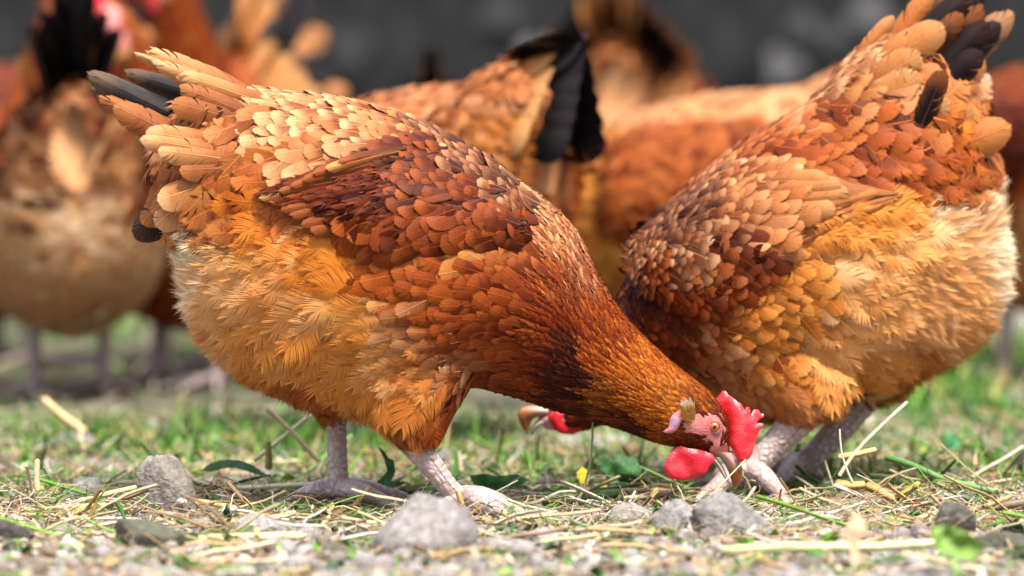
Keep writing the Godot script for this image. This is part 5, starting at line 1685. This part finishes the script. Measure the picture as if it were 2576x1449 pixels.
	var patches := [[Vector3(-.42, 0, -.62), .34, .22, 2200], [Vector3(-.22, 0, -.52), .20, .16, 1300], [Vector3(-.05, 0, -.75), .4, .25, 900], [Vector3(.62, 0, -1.9), .3, .6, 2600], [Vector3(.48, 0, -1.1), .12, .3, 900], [Vector3(.22, 0, -.6), .3, .2, 900], [Vector3(-.33, 0, -.06), .12, .09, 420], [Vector3(.1, 0, -.35), .25, .15, 700], [Vector3(-.02, 0, -.16), .3, .1, 900], [Vector3(.3, 0, -.28), .2, .14, 500], [Vector3(.40, 0, -.32), .14, .12, 200], [Vector3(-.3, 0, -2.6), .9, .9, 1300]]
	for p in patches:
		for k in p[3]:
			var x: float = p[0].x + r.randfn(0, 0.5) * p[1]
			var z: float = p[0].z + r.randfn(0, 0.5) * p[2]
			var j := r.randi() % 3
			var h: float = r.randf_range(0.014, 0.046) * (1.5 if p[0].z < -1.0 else 0.6 if p[0].z > -0.2 else 1.0)
			gw[j].append(Transform3D(Basis.from_euler(Vector3(r.randfn(0.3, 1.1), r.randf() * TAU, r.randfn(0, 1.0))) * Basis.from_scale(Vector3(h, h, h)), on_soil(x, z, -0.001)))
			gt[j].append((GREEN[r.randi() % 4] if r.randf() < 0.85 else STRAW[r.randi() % 3]) * r.randf_range(0.8, 1.15))
	for j in 3:
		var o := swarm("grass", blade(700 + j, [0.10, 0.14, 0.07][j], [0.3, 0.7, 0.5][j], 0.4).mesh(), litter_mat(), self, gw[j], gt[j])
		meta(o, "short green grass trampled among the straw", "grass", "grass around the hens")


# things on the ground that one can point to
func keepsakes() -> void:
	var m := litter_mat()
	var P := func(dx: float, dy: float, z: float) -> Vector3: return px(dx, dy, z)
	# [name, label, category, width, flatness, start colour, end colour, points: x, y in the drawing and depth]
	var list := [
		["tall_grass", "thin grey-green grass stem standing upright under the front hen's throat", "stem", .0022, .8, Color(.30, .36, .24), Color(.34, .42, .30), [1446, 1275, .0, 1470, 1225, -.002, 1488, 1140, -.004, 1491, 1060, -.006]],
		["twig", "dark crooked twig lying left of the rocks below the beak", "twig", .0024, .9, Color(.13, .10, .08), Color(.20, .16, .12), [1655, 1268, .01, 1680, 1245, .01, 1710, 1232, .012, 1760, 1228, .014]],
		["straw", "pale straw held across the pecking beak", "straw", .0013, .7, Color(.80, .70, .42), Color(.84, .76, .52), [1772, 1268, .03, 1800, 1235, .028, 1838, 1195, .026, 1876, 1156, .022]],
		["straw", "orange straw stub standing beside the small rounded tan-grey rock", "straw", .0050, .5, Color(.66, .42, .16), Color(.78, .56, .26), [1634, 1262, .01, 1642, 1248, .011, 1652, 1231, .012]],
		["straw", "white straw stub leaning on the small rounded tan-grey rock", "straw", .0026, .5, Color(.80, .74, .58), Color(.84, .80, .68), [1570, 1298, .03, 1582, 1266, .03, 1598, 1236, .028]],
		["straw", "brown straw stub sticking up behind the largest rock", "straw", .0056, .5, Color(.36, .19, .07), Color(.72, .48, .20), [1172, 1298, .06, 1164, 1275, .06, 1152, 1236, .06]],
		["straw", "orange-yellow straw leaning beside the front hen's rear foot", "straw", .0050, .45, Color(.60, .38, .14), Color(.74, .50, .20), [888, 1276, .005, 905, 1258, .006, 930, 1225, .008]],
		["straw", "long pale straw lying behind the front hen's rear foot", "straw", .0042, .6, Color(.70, .66, .44), Color(.80, .76, .56), [545, 1232, -.06, 640, 1226, -.06, 740, 1220, -.055, 850, 1214, -.05]],
		["straw", "yellow straw tube lying right of the upright rough rock", "straw", .0056, .6, Color(.74, .56, .26), Color(.80, .66, .36), [492, 1262, .01, 560, 1272, .015, 625, 1286, .02]],
		["straw", "short white straw end before the upright rough rock", "straw", .0060, .6, Color(.86, .82, .70), Color(.84, .78, .62), [420, 1250, .02, 440, 1256, .02, 466, 1264, .025]],
		["straw", "brown straw leaning up right of the upright rough rock", "straw", .0046, .5, Color(.36, .22, .12), Color(.48, .30, .16), [632, 1282, .02, 605, 1250, .02, 572, 1212, .015]],
		["straw", "pale straw rising steeply behind the front hen's rear leg on its left", "straw", .0040, .6, Color(.70, .60, .38), Color(.82, .76, .56), [640, 1158, -.14, 700, 1110, -.14, 778, 1046, -.13]],
		["straw", "tan straw falling to the right behind the front hen's rear leg", "straw", .0042, .6, Color(.66, .54, .36), Color(.56, .44, .28), [672, 1030, -.12, 730, 1082, -.12, 800, 1160, -.11]],
		["straw", "olive straw stub upright at the left of the front hen's rear leg", "straw", .0064, .6, Color(.26, .24, .08), Color(.36, .34, .12), [676, 1178, -.1, 676, 1150, -.1, 674, 1112, -.1]],
		["grass", "long pale grass blade rising from the heap at the right", "grass blade", .0034, .5, Color(.64, .62, .34), Color(.78, .78, .58), [2112, 1196, -.03, 2150, 1140, -.04, 2210, 1078, -.05, 2282, 1012, -.06]],
		["green_stalk", "long green stalk with a knot sloping down at the right", "stalk", .0062, .6, Color(.10, .26, .07), Color(.20, .40, .14), [2230, 1150, -.1, 2300, 1172, -.08, 2360, 1200, -.06, 2440, 1222, -.04, 2510, 1238, -.03]],
		["straw", "orange broken straw, upper one on the heap at the right", "straw", .0085, .2, Color(.56, .28, .09), Color(.72, .44, .17), [2106, 1218, .0, 2140, 1222, .0, 2174, 1220, .0]],
		["straw", "orange broken straw sloping to the right off the heap", "straw", .0085, .18, Color(.52, .27, .09), Color(.62, .38, .15), [2182, 1222, .02, 2220, 1240, .02, 2256, 1262, .02]],
		["straw", "olive stalk stub poking up right of the orange broken straws", "straw", .0062, .8, Color(.30, .26, .05), Color(.44, .40, .10), [2262, 1250, .02, 2290, 1232, .02, 2312, 1216, .018]],
		["straw", "thick yellow straw on top of the heap at the right", "straw", .0060, .35, Color(.56, .44, .15), Color(.76, .64, .28), [2112, 1150, -.04, 2150, 1144, -.04, 2202, 1132, -.04]],
		["grass", "thin white grass blade leaning left over the heap at the right", "grass blade", .0018, .6, Color(.80, .76, .62), Color(.84, .80, .68), [2144, 1212, .0, 2126, 1170, .0, 2116, 1130, .0, 2112, 1080, .0]],
		["straw", "broad pale straw pair in the right foreground", "straw", .0100, .35, Color(.72, .58, .34), Color(.80, .70, .46), [2252, 1338, .12, 2300, 1316, .12, 2372, 1292, .12]],
		["stick", "dark brown stick lying at the lower right", "stick", .0080, .7, Color(.15, .10, .07), Color(.24, .17, .12), [2330, 1300, .1, 2420, 1286, .1, 2500, 1276, .09, 2590, 1262, .08]],
		["green_stalk", "thick green stem lying flat behind the small rounded rock", "stalk", .0100, .7, Color(.20, .36, .10), Color(.12, .28, .06), [1285, 1262, -.06, 1370, 1256, -.06, 1460, 1250, -.06, 1560, 1240, -.06]],
		["green_stalk", "blurred yellow-green stalk lying across the right foreground", "stalk", .0080, .4, Color(.50, .55, .28), Color(.66, .68, .42), [1820, 1386, .335, 1980, 1378, .335, 2200, 1376, .335, 2420, 1362, .335]],
		["straw", "yellow straw resting on the pale rounded stone", "straw", .0056, .5, Color(.76, .60, .30), Color(.82, .70, .42), [560, 1330, .13, 640, 1316, .13, 742, 1290, .12]],
		["straw", "broad yellow straw in the left foreground", "straw", .0086, .4, Color(.70, .54, .26), Color(.78, .66, .40), [330, 1362, .22, 420, 1380, .22, 600, 1388, .22, 760, 1372, .22]],
		["straw", "curled tan leaf strip beside the low greenish stone", "straw", .0056, .35, Color(.66, .44, .18), Color(.72, .52, .24), [70, 1346, .1, 130, 1320, .1, 190, 1290, .09, 240, 1268, .085]],
		["grass", "brown curled blade standing at the left foreground", "grass blade", .0056, .3, Color(.34, .22, .06), Color(.42, .30, .10), [196, 1346, .1, 222, 1312, .1, 242, 1264, .1]],
		["straw", "upright pale straw stub at the far left", "straw", .0056, .6, Color(.76, .68, .40), Color(.80, .74, .50), [94, 1232, -.03, 92, 1205, -.03, 94, 1158, -.03]],
		["straw", "long straw lying across the hay at the left", "straw", .0050, .6, Color(.64, .54, .26), Color(.74, .66, .38), [200, 1260, .02, 300, 1236, .02, 420, 1208, .0]],
		["straw", "blurred tan straw at the far left among green grass", "straw", .0100, .3, Color(.66, .48, .24), Color(.72, .56, .32), [210, 1086, -.5, 160, 1050, -.5, 110, 1006, -.5]]]
	for e in list:
		var pp := []
		for k in range(0, e[7].size(), 3):
			var q: Vector3 = P.call(e[7][k], e[7][k + 1], e[7][k + 2])
			q.y = maxf(q.y, soil(q.x, q.z) + e[3] * 0.3)
			pp.append(q)
		var at: Vector3 = pp[0]
		pp = pp.map(func(v: Vector3) -> Vector3: return v - at)
		var o := part(e[0], stalk(pp, e[3], e[4], 8, e[5], e[6]).mesh(), m, self)
		o.position = at
		meta(o, e[1], e[2])
	# loose straws that nothing tells apart
	var r := RandomNumberGenerator.new()
	r.seed = 909
	var protos := []
	for k in 6:
		var bend := r.randf_range(-0.012, 0.012)
		var c: Color = STRAW[k]
		protos.append(stalk([Vector3(-.03, 0, 0), Vector3(-.01, .001, bend), Vector3(.012, 0, bend * .5), Vector3(.03, .001, 0)], [.003, .0036, .0044, .0026, .0052, .0034][k], 0.45, 6, c, c * 1.1).mesh())
	for k in 110:
		var z := r.randf_range(-0.35, 0.46)
		var half := 0.142 * (DIST - z)
		var x := r.randf_range(-half, half)
		var o := part("straw", protos[k % 6], m, self)
		o.rotation = Vector3(0, r.randf() * TAU, r.randfn(0.06, 0.10))
		o.scale = Vector3.ONE * r.randf_range(0.7, 1.25)
		o.position = on_soil(x, z, 0.004 + absf(sin(o.rotation.z)) * 0.026)
		meta(o, "loose yellow-tan straw lying on the ground among the litter", "straw", "loose single straws")
	# leaves: outlines in the drawing, bent
	var leaf := func(called: String, label: String, list2: Array, z: float, c: Color, lift: float, wave: float) -> void:
		var poly := PackedVector2Array()
		var c0: Vector3 = px(list2[0], list2[1], z)
		for k in range(0, list2.size(), 2):
			var q: Vector3 = px(list2[k], list2[k + 1], z) - c0
			poly.append(Vector2(q.x, q.y))
		var mb := cushion(poly, 0.0006, 0.002, 0.0035, 0.0, func(p: Vector2) -> float: return lift * p.x + wave * lump_noise.get_noise_2d(p.x * 2600.0, p.y * 2600.0) - p.y * 0.6, func(p: Vector2) -> Color: return c.lerp(c * 1.6, clampf(0.5 + lump_noise.get_noise_2d(p.x * 3000, p.y * 3000), 0, 1)))
		var o := part(called, mb.mesh(), m, self)
		o.position = c0
		meta(o, label, "leaf")
	leaf.call("leaf", "broad dark green leaf arching behind the upright rough rock", [504, 1184, 528, 1166, 552, 1158, 580, 1156, 604, 1158, 632, 1166, 650, 1176, 662, 1184, 690, 1198, 664, 1194, 640, 1188, 618, 1182, 596, 1176, 570, 1176, 548, 1182, 526, 1186], -.09, Color(.035, .09, .03), 0.2, .002)
	leaf.call("leaf", "crinkled dark green leaf clump right of the thin upright stem", [1510, 1180, 1520, 1150, 1545, 1158, 1556, 1134, 1572, 1150, 1600, 1150, 1612, 1176, 1604, 1210, 1582, 1200, 1578, 1232, 1550, 1216, 1530, 1230, 1536, 1200], -.10, Color(.03, .10, .03), 0.2, .012)
	leaf.call("leaf", "ragged dark green leaf standing left of the front hen's forward leg", [950, 1122, 966, 1132, 978, 1150, 992, 1156, 996, 1184, 986, 1204, 1010, 1214, 980, 1220, 940, 1216, 960, 1200, 976, 1180, 966, 1150], -.06, Color(.03, .12, .04), 0.3, .008)
	leaf.call("leaf", "small dark green leaf upright on the far right ground", [2372, 1092, 2396, 1086, 2406, 1104, 2420, 1116, 2400, 1128, 2380, 1128, 2376, 1112], -.35, Color(.02, .16, .05), 0.2, .008)
	leaf.call("leaf", "dark green torn leaf right of the front hen's forward leg", [1180, 1196, 1220, 1190, 1250, 1196, 1300, 1190, 1330, 1204, 1290, 1226, 1240, 1232, 1200, 1228], -.07, Color(.04, .15, .04), 0.2, .010)
	leaf.call("leaf", "blurred light green leaf in the right foreground", [2340, 1330, 2380, 1318, 2440, 1340, 2470, 1372, 2436, 1400, 2400, 1396, 2406, 1480, 2394, 1480, 2390, 1396, 2350, 1380], .48, Color(.15, .27, .05), 0.3, .016)
	leaf.call("leaf", "blurred tan dry leaf in the right foreground", [2110, 1350, 2135, 1318, 2150, 1290, 2172, 1300, 2180, 1330, 2160, 1352, 2150, 1440, 2140, 1440, 2136, 1354], .42, Color(.46, .27, .18), 0.3, .006)
	leaf.call("leaf", "yellow petal-like scrap beneath the front hen's neck", [1450, 1190, 1466, 1174, 1482, 1190, 1478, 1214, 1460, 1216], -.1, Color(.62, .40, .02), 0.3, .004)


func backdrop() -> void:
	var m := flat_mat("dark_wall", Color(0.042, 0.043, 0.045), 0.9, 0.2)
	m.albedo_texture = noise_tex(0.008, FastNoiseLite.TYPE_SIMPLEX_SMOOTH, Color(0.22, 0.23, 0.23), Color(1, 1, 1), 51, 512, 3)
	m.uv1_triplanar = true
	m.uv1_scale = Vector3(0.5, 0.5, 0.5)
	var root := thing("wall", "dark grey board wall far behind the flock, thrown out of focus", "wall", Vector3(0, 0, -6.2))
	var box := BoxMesh.new()
	box.size = Vector3(0.196, 2.4, 0.03)
	for k in 50:
		var o := part("board", box, m, root)
		o.position = Vector3(-4.9 + k * 0.2, 1.2, 0.004 * (k % 3))
	var back := BoxMesh.new()
	back.size = Vector3(10.0, 2.4, 0.04)
	part("frame", back, m, root).position = Vector3(0, 1.2, -0.05)
	var r := RandomNumberGenerator.new()
	r.seed = 55
	for e in [[1968, 165, .075, .20], [2190, 30, .09, .17], [2100, 90, .05, .12], [745, 40, .06, .11], [1330, 120, .035, .40], [880, 120, .10, .075], [2020, 60, .07, .10], [1260, 30, .09, .08]]:
		var mb := MB.new()
		var mid := mb.vert(Vector3(0, 0, 0.004), Vector3(0, 0, 1))
		for k in 15:
			var th := TAU * k / 14.0
			var rad: float = e[2] * (1.0 + 0.3 * sin(th * 3.0 + e[0]))
			mb.vert(Vector3(cos(th) * rad, sin(th) * rad, 0.0), Vector3(0, 0, 1))
		for k in 14:
			mb.tri(mid, mid + 1 + k, mid + 2 + k)
		for v in mb.v.size():
			mb.v[v] *= 0.55
		var o := part("paint_patch", mb.mesh(), flat_mat("patch%d" % e[0], Color(e[3], e[3], e[3] * 1.05) * 0.55, 0.9, 0.2), root)
		o.position = px(e[0], e[1], -6.16) - root.position


func _ready() -> void:
	rng.seed = 1
	soil_noise.seed = 3
	soil_noise.frequency = 0.05
	lump_noise.seed = 4
	lump_noise.frequency = 0.02
	# camera, level, its lens shifted down
	var cam := Camera3D.new()
	var att := CameraAttributesPhysical.new()
	att.frustum_near = 0.1
	att.frustum_far = 120.0
	att.frustum_focal_length = 200.0
	att.exposure_aperture = 5.0
	att.frustum_focus_distance = 2.95
	cam.attributes = att
	add_child(cam)
	var half := 724.5 * K / DIST
	cam.set_frustum(0.1 * half * 2.0, Vector2(0, -(724.5 - HORIZON) * K / DIST * 0.1), 0.1, 120.0)
	cam.position = Vector3(0, EYE, DIST)
	# overcast sky and a broad soft sun high on the right
	var we := WorldEnvironment.new()
	var env := Environment.new()
	env.background_mode = Environment.BG_SKY
	var sky := Sky.new()
	var ps := ProceduralSkyMaterial.new()
	ps.sky_top_color = Color(0.66, 0.67, 0.70)
	ps.sky_horizon_color = Color(0.28, 0.295, 0.33)
	ps.sky_curve = 0.5
	ps.ground_bottom_color = Color(0.3, 0.28, 0.25)
	ps.ground_horizon_color = Color(0.5, 0.5, 0.48)
	ps.sun_angle_max = 1.0
	sky.sky_material = ps
	env.sky = sky
	env.tonemap_mode = Environment.TONE_MAPPER_LINEAR
	env.tonemap_exposure = 6.0
	env.sdfgi_enabled = true
	env.ssao_enabled = true
	env.ssil_enabled = true
	we.environment = env
	add_child(we)
	var sun := DirectionalLight3D.new()
	sun.light_energy = 0.5
	sun.light_angular_distance = 10.0
	sun.light_color = Color(1.0, 0.97, 0.92)
	sun.shadow_enabled = true
	add_child(sun)
	sun.rotation_degrees = Vector3(-62, 28, 0)
	build_ground()
	backdrop()
	make_feathers()
	front_hen()
	right_hen()
	back_hens()
	stones()
	litter()
	keepsakes()


func back_hens() -> void:
	# middle hen, side view, facing left, tail black
	var s := 1.22
	back_hen("slightly blurred hen behind the front hen's back, black tail feathers fanned to the right", Vector3((988 - 1288) * K * s, 0, DIST - DIST * s), PI - 0.74, 1.0, "mid", {"back": "LOW", "side": "OLO", "wing": "OLO", "fluff": "OTG", "tail_up": -0.14, "tail_fan": 0.5, "tail_long": .102, "tail_open": 0.14, "tail_cover": 0.78, "tail_edge": false}, 1.0)
	back_hen("blurred hen at the left edge, seen from behind with pale fluffy rump and black tail", Vector3((175 - 1288) * K * 1.41, 0, -1.23), PI * 0.5 + 0.14, 1.0, "up", {"back": "RWD", "rump": "RD", "vent": "DRB", "side": "RD", "wing": "RDD", "fluff": "CCCP", "tail_up": 0.8, "tail_long": .14, "tail_edge": false})  # dark rump and vent colours paint in the shadow under the raised tail
	back_hen("tall blurred hen behind the front hen's tail, head raised with pink-red wattle", Vector3((475 - 1288) * K * 1.47, 0, -1.42), PI + 1.05, 0.93, "up", {"back": "LOW", "side": "RO", "wing": "ROL", "neck": "RSE", "fluff": "TOP"})
	back_hen("reddish blurred hen of which only the rump shows at the left edge", Vector3((-150 - 1288) * K * 1.46, 0, -1.38), PI + 0.1, 0.95, "mid", {"back": "OR", "side": "RO", "wing": "RD", "fluff": "TOP"})
	back_hen("russet blurred hen facing the camera behind the front hen's tail, head out of frame", Vector3((505 - 1288) * K * 1.6, 0, -1.8), PI * 1.5 - 0.25, 1.14, "up", {"back": "OR", "side": "RO", "wing": "ROL", "neck": "RSE", "fluff": "TOP"})
	back_hen("dark brown blurred hen cut by the upper left corner", Vector3((20 - 1288) * K * 1.62, 0, -1.86), 0.3, 1.22, "up", {"back": "RD", "side": "RS", "wing": "RD", "neck": "RDS", "fluff": "TO"})
	back_hen("far blurred hen at the top, tail towards the camera with black edges", Vector3((1620 - 1288) * K * 1.75, 0, -2.25), PI * 0.5 - 0.2, 1.2, "down", {"back": "LOW", "side": "OL", "fluff": "OLW", "tail_up": 0.3, "tail_long": .11, "tail_open": 0.7, "tail_cover": 0.86, "tail_buff": true, "tail_edge": false})
	back_hen("blurred hen between the two near ones, brown wing over orange belly", Vector3((1750 - 1288) * K * 1.36, 0, -1.08), PI - 0.2, 1.0, "mid", {"back": "LPW", "side": "NYG", "wing": "ROL", "fluff": "EYG", "tail_up": -0.1, "tail_long": .10})
	back_hen("blurred brown hen cut by the right edge behind the raised tail", Vector3((2590 - 1288) * K * 1.5, 0, -1.5), PI * 0.5 + 0.5, 1.12, "mid", {"back": "RO", "side": "RO", "wing": "RD", "fluff": "TOP"})
	back_hen("far hen of which only a brown hump shows above the middle hen's back", Vector3((1090 - 1288) * K * 1.6, 0, -1.8), PI * 0.5, 0.95, "down", {"back": "RD", "side": "RO", "tail_long": .08})
